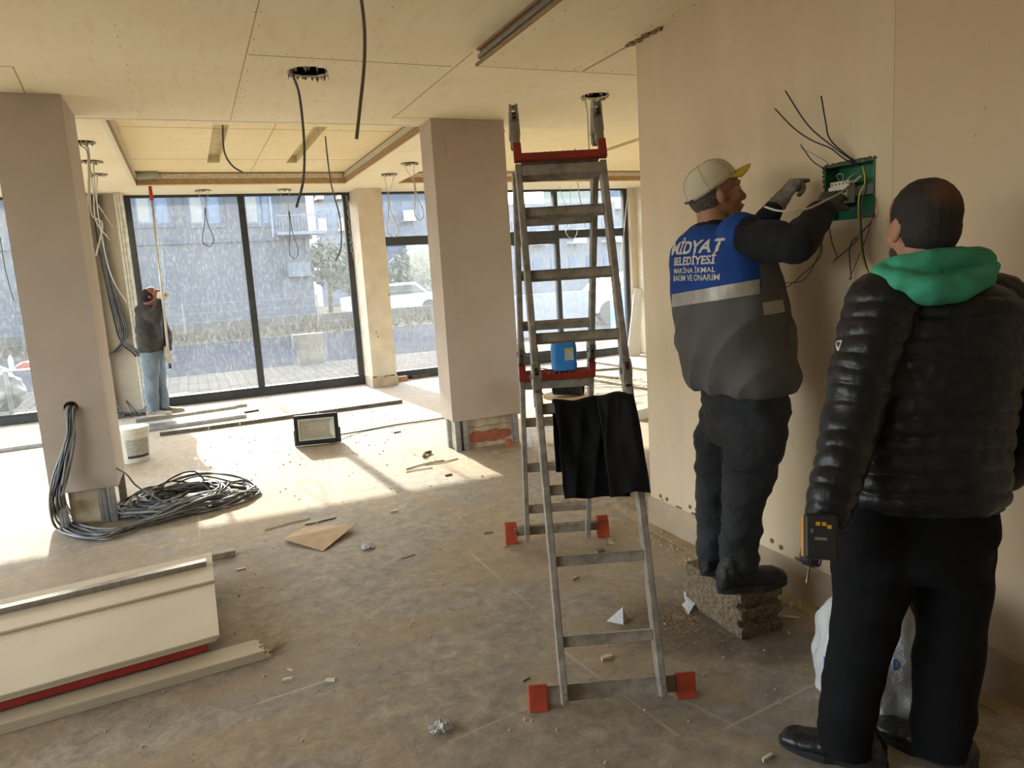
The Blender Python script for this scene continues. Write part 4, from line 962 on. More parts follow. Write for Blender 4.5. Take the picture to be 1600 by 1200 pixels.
for k in range(4): prof((-60, 715), (385, 652), .001, .05, .04, 'aluminium profile %s of the floor bundle by the left window' % ('at the near edge', 'second from the near edge', 'third from the near edge', 'at the far edge')[k], ALU if k % 2 else ZINC, k*.062)
prof((215, 668), (372, 645), .045, .05, .04, 'shorter profile lying on top of the bundle behind the bucket', ALU, .05)
prof((300, 655), (389, 643), .045, .05, .04, 'short shiny profile on the right end of the bundle', ALU, .12)
p = atz(250, 681); q = atz(628, 629); m = MB(); m.bar(p+V((0, 0, .02)), q+V((0, 0, .02)), .055, .04)
sb = thing('steel_bar', 'long dark steel section lying along the sunny floor', 'steel bar', ((p.x+q.x)/2, (p.y+q.y)/2, 0)); obj('bar', m, mat('dull_steel', '6d675c', .55, .5, scale=12, var=.3), sb, bevel=.003)
m = MB()
for f_ in (.18, .3, .62): c = p.lerp(q, f_); m.obox(c+V((0, 0, .021)), (q-p).normalized()*.008, V((0, 0, .022)), (q-p).normalized().cross(V((0, 0, 1)))*.029)
obj('tape', m, mat('white_tape', 'c9c5ba', .6), sb)
# silicone tube / long level by the window sill
p = atz(258, 628); q = atz(296, 622); m = MB(); m.bar(p+V((0, 0, .045)), q+V((0, 0, .045)), .05, .09); tag(obj('sealant_box', m, mat('dusty_white_pack', 'bdbab0', .7, scale=60, var=.35), bevel=.01), 'white pack lying against the sill of the tall window', 'box')

# reel with black bucket behind the ladder
q = atz(888, 690); q.x += 0; rl = thing('cable_reel', 'wooden cable reel standing behind the ladder', 'reel', (q.x, q.y, 0))
m = MB(); m.lathe((q.x, q.y, 0), [(0, 0), (.2, 0), (.2, .025), (0, .025)], 36); obj('flange', m, WOOD, rl)
m = MB(); m.lathe((q.x, q.y, .025), [(0, 0), (.055, 0), (.055, .38), (0, .38)], 24); auto(obj('core', m, WOOD, rl))
m = MB(); m.lathe((q.x, q.y, .405), [(0, 0), (.2, 0), (.2, .025), (0, .025)], 36); obj('flange', m, WOOD, rl)
m = MB(); ax = (cr*.95+V((0, 0, -.12))+cf*-.2); ax.z = 0; ax.normalize(); c = V((q.x-.13, q.y-.02, .43+.115))
m.lathe(c, [(.0, 0), (.10, 0), (.105, .01), (.115, .25), (.12, .26), (.112, .26), (.10, .03), (.0, .03)], 32, ax); auto(obj('black_bucket', m, mat('shiny_black', '101113', .18), None)); bb_ = bpy.data.objects['black_bucket']; tag(bb_, 'shiny black bucket lying on its side on the wooden reel', 'bucket')
m = MB(); c = atz(845, 640); m.tube([V((q.x-.22, q.y, .45)), V((q.x-.3, q.y, .6)), V((q.x-.25, q.y, .68)), V((q.x-.14, q.y, .66))], .005, n=6); tag(obj('thin_cable', m, CABLEK, smooth=True), 'thin black cable curling beside the black bucket', 'cable')

# small cup, glass jar by pillar 2
c = atz(795, 698); m = MB(); m.lathe(c, [(0, 0), (.022, 0), (.032, .055), (.034, .055), (.034, .062), (.03, .062), (.02, .006), (0, .006)], 24); tag(auto(obj('plastic_cup', m, mat('terracotta_cup', 'b06a45', .6))), 'small terracotta coloured cup at the foot of the mid-room pillar', 'cup')
c = atz(829, 700); m = MB(); m.lathe(c, [(0, 0), (.03, 0), (.032, .08), (.028, .1), (.014, .15), (.014, .17), (0, .17)], 20); tag(obj('water_bottle', m, plastic_film('bottle_clear2', .35, (.75, .78, .8)), smooth=True), 'clear plastic bottle on the floor behind the far ladder leg', 'bottle')
# flat strips by pillar 2
p = atz(790, 712); q = atz(822, 700); m = MB(); m.bar(atz(775, 708)+V((0, 0, .006)), atz(818, 697)+V((0, 0, .006)), .10, .01); tag(obj('board_offcut', m, mat('offcut_tan', 'a18a68', .9)), 'flat tan board offcut before the terracotta patch', 'board')

# gypsum board stack
ZS = .112
fr0 = atz(343, 991, ZS); bk0 = atz(331, 868, ZS+.02); fl0 = atz(0, 1087, ZS); bl0 = atz(0, 965, ZS)
stk = thing('gypsum_board_stack', 'stack of pale gypsum boards on steel and timber at lower left', 'boards', (-.9, 3.5, 0))
ex = (fr0-fl0); ex.z = 0; ex.normalize(); ey = (bk0-fr0); ey.z = 0; ey.normalize()
fr0 = V((fr0.x, fr0.y, 0)); depth = (atz(334, 868, ZS)-fr0).dot(ey)
for k in range(2):
    m = MB(); o = fr0+ex*(-.012*k)+V((0, 0, ZS-.013*(k+1))); Lb = 2.4
    m.prism([o, o+ey*(depth+.02), o+ey*(depth+.02)-ex*Lb, o-ex*Lb], (0, 0, .0122)); m.mi = 0
    obj('gypsum_board', m, GYP, stk, bevel=.002)
m = MB(); o = fr0+ex*.0+V((0, 0, ZS+.0005)); dm = (atz(339, 905, ZS+.013)-fr0).dot(ey)
m.prism([o+ey*dm, o+ey*(depth+.03), o+ey*(depth+.03)-ex*2.4, o+ey*dm-ex*2.4], (0, 0, .0125)); obj('gypsum_board', m, GYP, stk, bevel=.002)
o = fr0+V((0, 0, ZS+.0135)); de = (atz(331, 880, ZS+.015)-fr0).dot(ey)
pm = MB(); a = o+ey*(de)+ex*-.03; b = a-ex*2.5; P_ = [(-.03, 0), (.03, 0), (.03, .04), (.027, .04), (.027, .003), (-.027, .003), (-.027, .04), (-.03, .04)]
P_ = [(-.024, 0), (.024, 0), (.024, .028), (-.024, .028)]
pm.loft([[a+ey*x+V((0, 0, z)) for x, z in P_], [b+ey*x+V((0, 0, z)) for x, z in P_]]); tag(obj('metal_stud', pm, ALU), 'aluminium stud lying along the top of the gypsum board stack', 'metal profile')
pm = MB(); pm.mi = 0
for i in range(60):
    if i % 11 > 7: continue
    c = fr0-ex*(.12+i*.016)+ey*(dm-.06)+V((0, 0, ZS-.0009)); pm.obox(c, ex*.004, ey*.003, (0, 0, .0004))
obj('printed_board_mark', pm, mat('faint_print2', 'a79b84', .9), stk)
# supports: red steel, brown beam, clay block
def para(o, du, dv, z0, z1): return ([V((p.x, p.y, z0)) for p in (o, o+du, o+du+dv, o+dv)], (0, 0, z1-z0))
o = fr0-ex*.05+ey*.015
m = MB(); m.prism(*para(o, -ex*2.2, ey*.05, .052, ZS-.027)); m.prism(*para(o+ey*.001, -ex*2.2, ey*.006, .046, .052)); tag(obj('steel_beam', m, mat('red_oxide', 'a8352f', .55, scale=8, var=.2), bevel=.003), 'red painted steel section under the gypsum boards', 'steel beam')
m = MB(); m.prism(*para(fr0-ex*.30+ey*.13, -ex*2.0, ey*.3, 0, ZS-.027)); tag(obj('steel_beam', m, mat('dark_brown_beam', '3a2823', .7, scale=8, var=.3)), 'dark brown beam in the shade under the gypsum boards', 'steel beam')
m = MB(); o3 = fr0-ex*.16+ey*.07; m.prism(*para(o3, -ex*.12, ey*.2, 0, .05))
for k in range(3): m.prism(*para(o3-ey*.006, -ex*.12, ey*.006, .004+k*.016, .014+k*.016))
tag(obj('support_block', m, mat('ribbed_block', 'a08f74', .9, scale=20, var=.2)), 'ribbed clay block supporting the board stack', 'block')
# front strips of board
a = atz(425, 1027); b = atz(0, 1149); d = (b-a).normalized(); s_ = V((-d.y, d.x, 0))
if s_.y < 0: s_ = -s_
pk = thing('gypsum_strip', 'long cut strips of gypsum board lying in front of the stack', 'board', ((a+b)/2).to_tuple()[:2]+(0,))
for k in range(3):
    m = MB(); wd_ = .125; e = a+d*(.012*k); w0 = .001+.0125*k
    n = 9; edge = [e+s_*wd_*i/n+d*(random.uniform(0, .02)) for i in range(n+1)]; far = e+d*1.6
    m.prism([V((p.x, p.y, w0)) for p in edge]+[V((far.x, far.y, w0))+s_*wd_, V((far.x, far.y, w0))], (0, 0, .012)); obj('strip', m, GYP, pk)
m = MB(); c = a+s_*.07; m.prism([c-d*.0+V((0, 0, .012)), c-d*.04+s_*.01+V((0, 0, .016)), c-d*.075-s_*.01+V((0, 0, .014)), c-d*.04-s_*.02+V((0, 0, .008)), c-s_*.04+V((0, 0, .012))], (0, 0, .002)); obj('torn_paper', m, mat('torn_tan', '9b8867', .9), pk)
# timber offcut right of stack
p = atz(338, 872); q = atz(368, 866); m = MB(); m.bar(p+V((0, 0, .018))-(q-p)*.5, q+V((0, 0, .018)), .07, .035); tag(obj('timber_offcut', m, mat('grey_timber', 'a59a86', .85, scale=8, var=.2, stretch=(3, 12, 1)), bevel=.003), 'short timber end poking out behind the board stack', 'timber')

# cardboard sheet
P_ = [atz(442, 847), atz(505, 862), atz(557, 826), atz(478, 824)]
m = MB(); m.prism([p+V((0, 0, h)) for p, h in zip(P_, (.02, .002, .03, .002))], (0, 0, .003)); tag(obj('cardboard_sheet', m, mat('cardboard', 'b59873', .85, scale=12, var=.12)), 'flat brown cardboard sheet on the floor in mid room', 'cardboard')
# debris pieces, each its own thing
def chip(px, L, wd, h, a, mt, nm, label, cat, bend=0, grp=None):
    c = atz(*px); d = V((math.cos(a), math.sin(a), 0)); s = V((-d.y, d.x, 0)); m = MB()
    if bend: m.tube([c-d*L/2+V((0, 0, h)), c+s*bend+V((0, 0, h*1.5)), c+d*L/2+V((0, 0, h))], h, n=6)
    else: m.prism([c-d*L/2-s*wd*.4, c+d*L/2-s*wd*.5, c+d*L*.55+s*wd*.3, c-d*L*.3+s*wd*.5], (0, 0, h))
    return tag(obj(nm, m, mt), label, cat, grp)
WHP = mat('white_chip', 'd8d2c2', .8); DKW = mat('dark_twig', '4a3c2e', .9)
chip((449, 1063), .04, .013, .010, -.1, WHP, 'plaster_chip', 'white plaster stick on the floor, left of a similar one', 'debris')
chip((516, 1064), .04, .013, .010, -.5, WHP, 'plaster_chip', 'white plaster stick on the floor, right of a similar one', 'debris')
chip((453, 1047), .03, .005, .006, -.9, WOODD, 'wood_splinter', 'tiny wood splinter above the two white sticks', 'debris')
chip((1198, 1186), .045, .012, .01, .2, WHP, 'plaster_chip', 'white stick near the black shoe toe', 'debris')
chip((1235, 965), .07, .010, .006, -.75, WHP, 'plaster_chip', 'long pale splinter right of the concrete block', 'debris')
chip((1250, 945), .045, .008, .008, .9, WOODD, 'wood_splinter', 'wood splinter by the wall right of the concrete block', 'debris')
chip((1237, 948), .015, .012, .02, 0, WHP, 'plaster_chip', 'small upright plaster lump by the wall', 'debris')
chip((947, 1030), .05, .025, .014, .1, WOODD, 'wood_chip', 'broken wood chip on the floor beneath the low ladder rung', 'debris')
chip((936, 862), .05, .04, .012, .3, mat('grey_flap', '6b655c', .8), 'plaster_chip', 'dark curled flake on the floor near the far ladder foot', 'debris')
chip((953, 845), .03, .1, .004, -.4, mat('tan_film', 'b2a385', .8), 'paper_scrap', 'torn tan paper beside the far right ladder foot', 'debris')
chip((898, 905), .045, .012, .01, .4, WOODD, 'wood_chip', 'small wood chip between the ladder legs, left', 'debris')
chip((822, 1063), .035, .006, .004, .3, DKW, 'twig', 'tiny dark twig left of the near ladder foot', 'debris')
chip((885, 780), .09, .03, .02, -.3, WOODD, 'wood_chip', 'wood offcut on the floor behind the draped clothes', 'debris')
chip((665, 727), .36, .012, .005, .25, mat('mid_twig', '86705a', .9), 'twig', 'long splintered stick on the sunny floor before the pillar', 'debris', .02)
chip((690, 722), .3, .012, .005, .1, WOODD, 'wood_splinter', 'pale splintered stick crossing the dark one', 'debris', -.03)
chip((655, 735), .22, .012, .004, .0, WOODD, 'wood_splinter', 'short pale stick under the crossing sticks', 'debris', .01)
chip((668, 712), .16, .02, .014, .9, mat('rust_twig', '6b4a33', .9), 'twig', 'raised brown twig on the stick pile', 'debris', .02)
chip((700, 743), .06, .03, .01, .2, DKW, 'bark_piece', 'dark bark piece on the sunny floor', 'debris')
chip((620, 676), .08, .03, .01, .2, DKW, 'bark_piece', 'dark scrap on the sunny floor right of the flood light', 'debris')
chip((500, 815), .2, .02, .008, .15, mat('metal_strip_dark', '6c675f', .6, .4), 'metal_strip', 'dark metal strip behind the cardboard sheet', 'debris')
chip((450, 820), .3, .01, .004, .25, WOODD, 'twig', 'thin stick behind the left edge of the cardboard', 'debris', .015)
chip((763, 833), .05, .012, .006, -.3, mat('blue_grey_scrap', '4c5560', .6), 'paper_scrap', 'small blue-grey scrap left of the far ladder foot', 'debris')
chip((637, 870), .09, .008, .005, .3, mat('tan_film', 'b2a385'), 'paper_scrap', 'thin pale strip right of the cardboard sheet', 'debris')
chip((376, 890), .05, .02, .006, .2, WHP, 'plaster_chip', 'flat pale flake right of the board stack', 'debris')
chip((615, 800), .05, .03, .012, .1, WHP, 'plaster_chip', 'white flake at the edge of the sunny patch', 'debris')
chip((385, 645), .3, .05, .02, .3, DKW, 'bark_piece', 'dark scraps before the tall window sill', 'debris')
chip((560, 585), .12, .06, .04, 0, mat('brick_piece', 'a0785a', .9), 'brick_piece', 'small brick at the foot of the facade column', 'brick')
p = atz(630, 597); m = MB(); m.box((p.x-.13, p.y+.1, 0), (p.x+.1, p.y+.2, .07)); tag(obj('brick', m, mat('clay_brick', 'a9805f', .9, scale=20, var=.2)), 'clay brick lying right of the facade column', 'brick')
m = MB(); m.bar(atz(645, 592)+V((0, 0, .03)), atz(690, 584)+V((0, 0, .03)), .08, .05); tag(obj('timber', m, mat('dark_timber', '6b5a48', .85, scale=8, var=.3)), 'dark timber along the sill between column and pillar', 'timber')
# clear wrap pieces
def wrap(px, sx, sy, h, seed, mt, nm, label):
    c = atz(*px); m = MB(); n = 18; G = []
    for j in range(n+1):
        row = []
        for i in range(n+1):
            u, v = i/n*2-1, j/n*2-1; q = V((u*sx, v*sy, 0)); e = 1-.5*max(abs(u), abs(v))
            row.append(m.b.verts.new(c+q+V((nz((u*2, v*2, seed), 1)*sx*.5, nz((u*2, v*2, seed+9), 1)*sy*.5, .004+abs(nz((u*2.2, v*2.2, seed+3), 1))*h*2*e))))
        G.append(row)
    for a, b in zip(G, G[1:]):
        for i in range(n): m.b.faces.new((a[i], a[i+1], b[i+1], b[i]))
    o = obj(nm, m, mt); s = o.modifiers.new('s', 'SOLIDIFY'); s.thickness = .0008
    return tag(o, label, 'plastic wrap')
wrap((688, 1140), .036, .03, .03, 1, plastic_film('wrap_a', .55, (.75, .74, .7)), 'plastic_wrap', 'crumpled clear plastic on the floor at bottom centre')
wrap((575, 856), .035, .03, .02, 4, plastic_film('wrap_b', .8, (.85, .85, .83)), 'plastic_wrap', 'small white crumpled plastic right of the cardboard')
p = atz(1065, 945); m = MB()
m.prism([p, atz(1075, 962), atz(1068, 935)+V((.0, 0, .03)), aty(1104, 911, 2.6), aty(1103, 916, 2.6)], (0, 0, .001)); tag(obj('plastic_strip', m, FILM), 'clear plastic strip left of the concrete block', 'plastic wrap')
# carton pyramid
a, b, c = atz(947, 971), atz(974, 976), atz(982, 968); ap = aty(973, 948, atz(973, 974).y)
m = MB(); m.b.faces.new([m.b.verts.new(p) for p in (a, b, ap)]); m.mi = 1; m.face([b, c, ap]); m.mi = 0; m.face([a, V((c.x, c.y+.03, 0)), c, b]); m.face([a, ap, V((c.x, c.y+.03, 0))]); m.face([c, V((c.x, c.y+.03, 0)), ap])
tag(obj('torn_carton', m, [mat('silver_carton', 'bdbab4', .4, .2, scale=90, var=.25), mat('navy_carton', '222a38', .5)]), 'silver and navy torn carton corner between the ladder rails', 'carton')
# crumbs (uncountable) scattered on the floor and along the wall
rg = random.Random(2); m = MB()
for i in range(420):
    x = rg.uniform(-.8, 2.2); y = rg.uniform(1.3, 4.6); s = rg.choice([.003, .003, .004, .006])
    m.ell((x, y, s*.7), (s, s*rg.uniform(.7, 1.2), s*.8), n=6, m=4)
for i in range(170):
    y = rg.gauss(3.2, .33); x = 2.22+rg.gauss(0, .05); s = rg.choice([.002, .003, .004, .007]); m.ell((x, y, s*.7+.003), (s, s, s*.8), n=6, m=4)
for i in range(260):
    x = rg.uniform(-.2, 2.4); y = rg.uniform(4.6, 9.8); s = rg.uniform(.003, .009); m.ell((x, y, s*.6), (s, s*1.3, s*.7), n=6, m=4)
tag(obj('plaster_crumbs', m, mat('crumb', 'b8aa8e', .9)), 'scattered plaster crumbs and dust lumps over the floor', 'crumbs', kind='stuff')
m = MB()
for i in range(900):
    a = rg.uniform(0, 2*PI); r_ = abs(rg.gauss(0, .2)); x, y = 1.78+r_*math.cos(a), 2.5+r_*math.sin(a)*1.1
    if x > 1.86 and 2.18 < y < 2.62: continue
    b = rg.uniform(0, PI); l = rg.uniform(.005, .014); m.bar((x, y, .002), (x+l*math.cos(b), y+l*math.sin(b), .003), .0025, .0015)
tag(obj('wood_shavings', m, mat('shaving', '9a8468', .9)), 'dark litter and shavings spread left of the concrete block', 'shavings', kind='stuff')
# debris behind the wall corner
rg = random.Random(6)
for k, (px, col, lb_) in enumerate((((985, 775), '2b2a2c', 'black rubbish lump at the wall corner behind the ladder'), ((965, 770), '5d3b2c', 'brown rubbish lump left of the black one at the wall corner'), ((1003, 745), '8d96a0', 'grey plastic lump on the rubbish at the wall corner'), ((1000, 790), '33475c', 'small blue scrap at the wall corner'))):
    c = atz(*px); m = MB()
    for i in range(4): m.ell((c.x+rg.uniform(-.06, .06), c.y+.15+rg.uniform(-.06, .06), .03+rg.uniform(0, .04)), (.06, .06, .05) if k != 3 else (.02, .02, .01))
    tag(obj('rubbish', wrinkle(remesh(m, .012, 1), .02, 15), mat('rub%d' % k, col, .6, scale=12, var=.3)), lb_, 'rubbish')
# leaning white board at the right end of the bay and wire coils on the bay floor
a, b = atz(980, 557), atz(1000, 555); m = MB(); a2 = aty(992, 450, 10.75); b2 = aty(1003, 452, 10.70)
m.hexa([a, b, b+V((0, .02, 0)), a+V((0, .02, 0))], [a2, b2, b2+V((0, .02, 0)), a2+V((0, .02, 0))]); tag(obj('leaning_board', m, mat('white_sheet', 'd6d3ca', .8, scale=3, var=.06)), 'white sheet leaning by the right end of the shop front', 'board')
cw = thing('wire_coil', 'loose pale wires spread on the floor of the right bay', 'cable', (4.5, 7.3, 0))
for k in range(8):
    c = atz(rg.uniform(920, 1010), rg.uniform(598, 625)); pts = []
    for i in range(13): th = i*.6+k; r_ = rg.uniform(.15, .34); pts.append(V((c.x+r_*math.cos(th), c.y+r_*1.3*math.sin(th), .012+rg.uniform(0, .03))))
    m = MB(); m.tube(pts, .0035, n=5); obj('wire', m, mat('tan_wire', '8a7f68', .6), cw, smooth=True)
for i, (a, b, wd_) in enumerate((((925, 567), (1012, 580), .03), ((930, 580), (968, 577), .04), ((925, 588), (965, 592), .05), ((925, 595), (1012, 610), .03), ((985, 630), (1014, 640), .03), ((905, 604), (925, 610), .03))):
    m = MB(); m.bar(atz(*a)+V((0, 0, .015)), atz(*b)+V((0, 0, .015)), wd_, .03); tag(obj('timber_lath', m, mat('lath_grey', '857b6c', .8, scale=9, var=.3)), ['thin lath nearest the glass in the right bay', 'short lath second from the glass in the right bay', 'wide board end beside the ladder rail in the right bay', 'long lath crossing the right bay floor', 'lath nearest the wall edge in the right bay', 'short lath behind the jerry can'][i], 'timber')
m = MB(); m.bar(atz(985, 655)+V((0, 0, .05)), atz(1040, 640)+V((0, 0, .05)), .2, .1); tag(obj('wood_crate_board', m, mat('pale_board', 'b8ab96', .85)), 'pale board on the floor against the wall edge', 'board')
# bag and box behind the man at right
bg_ = thing('shopping_bag', 'white translucent shopping bag with blue print on the floor by the wall', 'bag', (1.95, 1.66, 0))
c = V((1.96, 1.66, 0)); A = V((.125, -.11, 0)); Bv = V((.06, .09, 0)); m = MB()
st = [(0, .75, .8), (.03, 1.0, 1.0), (.15, 1.1, 1.1), (.28, 1.0, .85), (.36, .75, .5), (.40, .55, .35)]
m.sect([(c+V((.0, 0, z)), A*a_, Bv*b_) for z, a_, b_ in st], 40, 2.6); me = remesh(m, .008, 2); wrinkle(me, .022, 9, (1, 1, .6)); 
for v in me.vertices: v.co.z = max(.002, v.co.z)
bvh = BVHTree.FromPolygons([v.co.copy() for v in me.vertices], [p.vertices[:] for p in me.polygons])
obj('bag_body', me, BAGM, bg_)
def stick(bv, poly_px, mt, name, parent, n=8, lift=.002):
    """a printed patch laid on a surface, seen at these picture points"""
    (x0, y0), (x1, y1), (x2, y2), (x3, y3) = poly_px; m = MB(); G = []
    for j in range(n+1):
        row = []
        for i in range(n+1):
            u, v = i/n, j/n; x = (x0*(1-u)+x1*u)*(1-v)+(x3*(1-u)+x2*u)*v; y = (y0*(1-u)+y1*u)*(1-v)+(y3*(1-u)+y2*u)*v
            d = ray(x, y).normalized(); h = bv.ray_cast(CAM, d); row.append(m.b.verts.new(h[0]-d*lift) if h[0] else None)
        G.append(row)
    for a, b in zip(G, G[1:]):
        for i in range(n):
            q = (a[i], a[i+1], b[i+1], b[i])
            if all(q): m.b.faces.new(q)
    if not m.b.faces: return None
    for v in [v for v in m.b.verts if not v.link_faces]: m.b.verts.remove(v)
    o = obj(name, m, mt, parent); s = o.modifiers.new('s', 'SOLIDIFY'); s.thickness = .0006; return o
BLP = mat('blue_print', '1f5fa8', .5)
stick(bvh, ((1287, 1026), (1298, 1026), (1298, 1066), (1287, 1066)), BLP, 'blue_patch', bg_)
for q in (((1396, 1030), (1399, 1030), (1399, 1047), (1396, 1047)), ((1399, 1030), (1404, 1032), (1404, 1034), (1399, 1033)), ((1399, 1044), (1404, 1043), (1404, 1046), (1399, 1047)), ((1403, 1033), (1406, 1035), (1406, 1043), (1403, 1045))): stick(bvh, q, BLP, 'printed_letter_stroke', bg_, 2)
for q in (((1279, 1085), (1283, 1085), (1284, 1103), (1280, 1103)), ((1403, 1147), (1406, 1147), (1408, 1160), (1405, 1160)), ((1410, 1147), (1413, 1147), (1414, 1158), (1411, 1158)), ((1405, 1151), (1412, 1151), (1412, 1154), (1405, 1154))): stick(bvh, q, mat('navy_print', '1c3570', .5), 'printed_letter_stroke', bg_, 2)
tb = thing('tool_case', 'black tool bag behind the man, against the wall', 'bag', atz(1432, 1110))
tc = atz(1432, 1110); m = MB(); m.sect([(V((tc.x+.03, tc.y+.03, z)), V((.08, -.085, 0))*k, V((.06, .05, 0))*k) for z, k in ((0, 1), (.2, 1), (.3, .9), (.36, .7))], 32, 4); obj('case_body', wrinkle(remesh(m, .01, 2), .012, 8), mat('black_canvas', '15130f', .85, scale=60, var=.3), tb)
m = MB(); m.tube([V((tc.x-.02, tc.y+.07, .34)), V((tc.x, tc.y+.06, .40)), V((tc.x+.06, tc.y, .40)), V((tc.x+.08, tc.y-.01, .34))], .01, n=8); obj('carry_handle', m, BLK, tb, smooth=True)

# ================================================================== PEOPLE
def frame(F, U):
    F = V(F).normalized(); U = V(U); U = (U-F*U.dot(F)).normalized(); S = U.cross(F)   # S = left
    return Matrix(((F.x, S.x, U.x), (F.y, S.y, U.y), (F.z, S.z, U.z)))
def head_blobs(m, c, R, k=1.0):
    c = V(c); L = lambda x, y, z: c+R@V((x, y, z))*k
    E_ = lambda p, r, RR=None: m.ell(L(*p), [a*k for a in r], RR or R, 20, 12)
    E_((-.018, 0, .032), (.096, .076, .088)); E_((.028, 0, -.03), (.062, .060, .085)); E_((.03, 0, .045), (.062, .066, .055))
    E_((.055, 0, -.098), (.034, .030, .022)); E_((.035, 0, -.085), (.045, .048, .028)); E_((.0, 0, -.06), (.06, .058, .045))
    m.cone(L(.082, 0, .012), L(.106, 0, -.030), .009*k, .012*k); E_((.104, 0, -.036), (.014, .013, .011))
    for s in (-1, 1):
        E_((.092, s*.012, -.040), (.011, .008, .008)); E_((.074, s*.03, .024), (.018, .026, .009)); E_((.052, s*.038, -.03), (.032, .026, .026))
        E_((.078, s*.031, .004), (.010, .015, .011))
        RE = R@Matrix.Rotation(s*.35, 3, 'Z')@Matrix.Rotation(-.2, 3, 'Y'); E_((-.012, s*.078, -.008), (.019, .007, .032), RE); E_((-.006, s*.076, -.032), (.010, .007, .012), RE); E_((-.002, s*.074, -.006), (.008, .008, .016), RE)
    E_((.088, 0, -.062), (.012, .024, .0065)); E_((.085, 0, -.074), (.011, .021, .007)); E_((.078, 0, -.068), (.018, .028, .018))
def head_parts(c, R, parent, k=1.0, eyecol='4a3524', browcol='2a211b'):
    c = V(c); L = lambda x, y, z: c+R@V((x, y, z))*k
    for s in (-1, 1):
        m = MB(); m.ell(L(.081, s*.031, .004), (.0095*k, .0115*k, .0085*k), R); obj('eye', m, mat('eye_white', 'd8d2c8', .3), parent, smooth=True)
        m = MB(); m.ell(L(.0895, s*.031, .004), (.002*k, .005*k, .005*k), R); obj('iris', m, mat('iris', eyecol, .3), parent, smooth=True)
        m = MB(); m.tube([L(.087, s*.014, .026), L(.089, s*.032, .031), L(.078, s*.05, .024)], .0035*k, n=6); obj('eyebrow', m, mat('brow_'+browcol, browcol, .9), parent, smooth=True)
    m = MB(); m.tube([L(.094, -.022, -.066), L(.1005, 0, -.0675), L(.094, .022, -.066)], .003*k, n=6); obj('lips', m, mat('lips', '8a5648', .6), parent, smooth=True)
def hand(m, w, d, n, side, curls, k=1.0, rk=1.0, thumb=(.5, .4), spread=.06):
    """w wrist, d finger direction, n back-of-hand normal; side=+1 thumb on the s side"""
    w = V(w); d = V(d).normalized(); n = V(n); n = (n-d*n.dot(d)).normalized(); s = d.cross(n)*side
    kn = w+d*.092*k
    m.sect([(w-d*.01*k, s*.027*k*rk, n*.020*k*rk), (w+d*.02*k, s*.034*k*rk, n*.019*k*rk), (w+d*.06*k, s*.042*k*rk, n*.016*k*rk), (kn, s*.041*k*rk, n*.0135*k*rk)], 20, 2.6)
    for i, (L, r) in enumerate(((.072, .0095), (.080, .0098), (.074, .0092), (.058, .0082))):
        off = (1-i*.667)*.031*k; p = kn+s*off-d*(.004+.004*abs(i-1))*k; dd = (d+s*(1-i*.667)*spread).normalized(); ang_ = 0; seg = (.46, .30, .24); cu_ = curls[i]
        for j in range(3):
            ang_ += cu_[j]; v = dd*math.cos(ang_)-n*math.sin(ang_); q = p+v*L*seg[j]*k; m.cone(p, q, r*k*rk*(1-.08*j), r*k*rk*(1-.08*(j+1)), n=12); p = q
    p = w+d*.022*k+s*.030*k-n*.006*k; t1 = (d*.75+s*thumb[0]*1.4-n*.3).normalized(); q = p+t1*.042*k; m.cone(p-t1*.01, q, .014*k*rk, .0115*k*rk, n=12)
    t2 = (d*.95+s*(thumb[0]-.35)-n*thumb[1]).normalized(); r_ = q+t2*.03*k; m.cone(q, r_, .011*k*rk, .0098*k*rk, n=12); t3 = (d-n*thumb[1]*1.2+s*(thumb[0]-.6)).normalized(); m.cone(r_, r_+t3*.022*k, .0098*k*rk, .008*k*rk, n=12)
RELAX = [(.35, .45, .3)]*4
def shoe(name, heel, d, L, parent, up_m, sole_m, high=.10, z=0, lace=None, wd=.05, sole=.025):
    d = V(d); d.z = 0; d.normalize(); s = V((-d.y, d.x, 0)); h = V(heel)
    root = None
    def st(x, w_, z0_, z1_): return (V((h.x, h.y, 0))+d*x*L+V((0, 0, z+(z0_+z1_)/2)), s*w_*wd, V((0, 0, (z1_-z0_)/2)))
    m = MB(); m.sect([st(a, w_, sole*.4, t) for a, w_, t in ((.0, .45, high*.75), (.05, .72, high*1.0), (.2, .78, high), (.38, .82, high*.96), (.52, .92, high*.78), (.7, 1.0, high*.64), (.86, .96, high*.6), (.96, .7, high*.48), (1.0, .35, high*.32))], 26, 2.5)
    m.cone(V((h.x, h.y, z))+d*.2*L+V((0, 0, high*.7)), V((h.x, h.y, z))+d*.22*L+V((0, 0, high*1.15)), wd*.92, wd*.85, n=20)
    up = obj(name, wrinkle(remesh(m, .005, 3), .003, 30), up_m, parent)
    m = MB(); out = []
    for i in range(30):
        a = 2*PI*i/30; x = .5+.52*math.cos(a); w_ = (1.02 if x > .5 else .82)*math.sin(a); out.append(V((h.x, h.y, z))+d*x*L+s*w_*wd)
    m.prism(out, (0, 0, sole)); obj('sole', m, sole_m, up, bevel=.004)
    m = MB()
    for k in range(4):
        x = .40+k*.075; zz = (.1-.012*k)*(high/.10)*(1-.1*k); c = V((h.x, h.y, z+zz))+d*x*L
        m.tube([c-s*wd*.55-V((0, 0, .012)), c+V((0, 0, .004)), c+s*wd*.55-V((0, 0, .012))], .0028, n=6)
    obj('laces', m, lace or BLACKP, up)
    return up
def limb(m, pts, flat=None):
    for (p, r), (q, r2) in zip(pts, pts[1:]): m.cone(p, q, r, r2, flat)
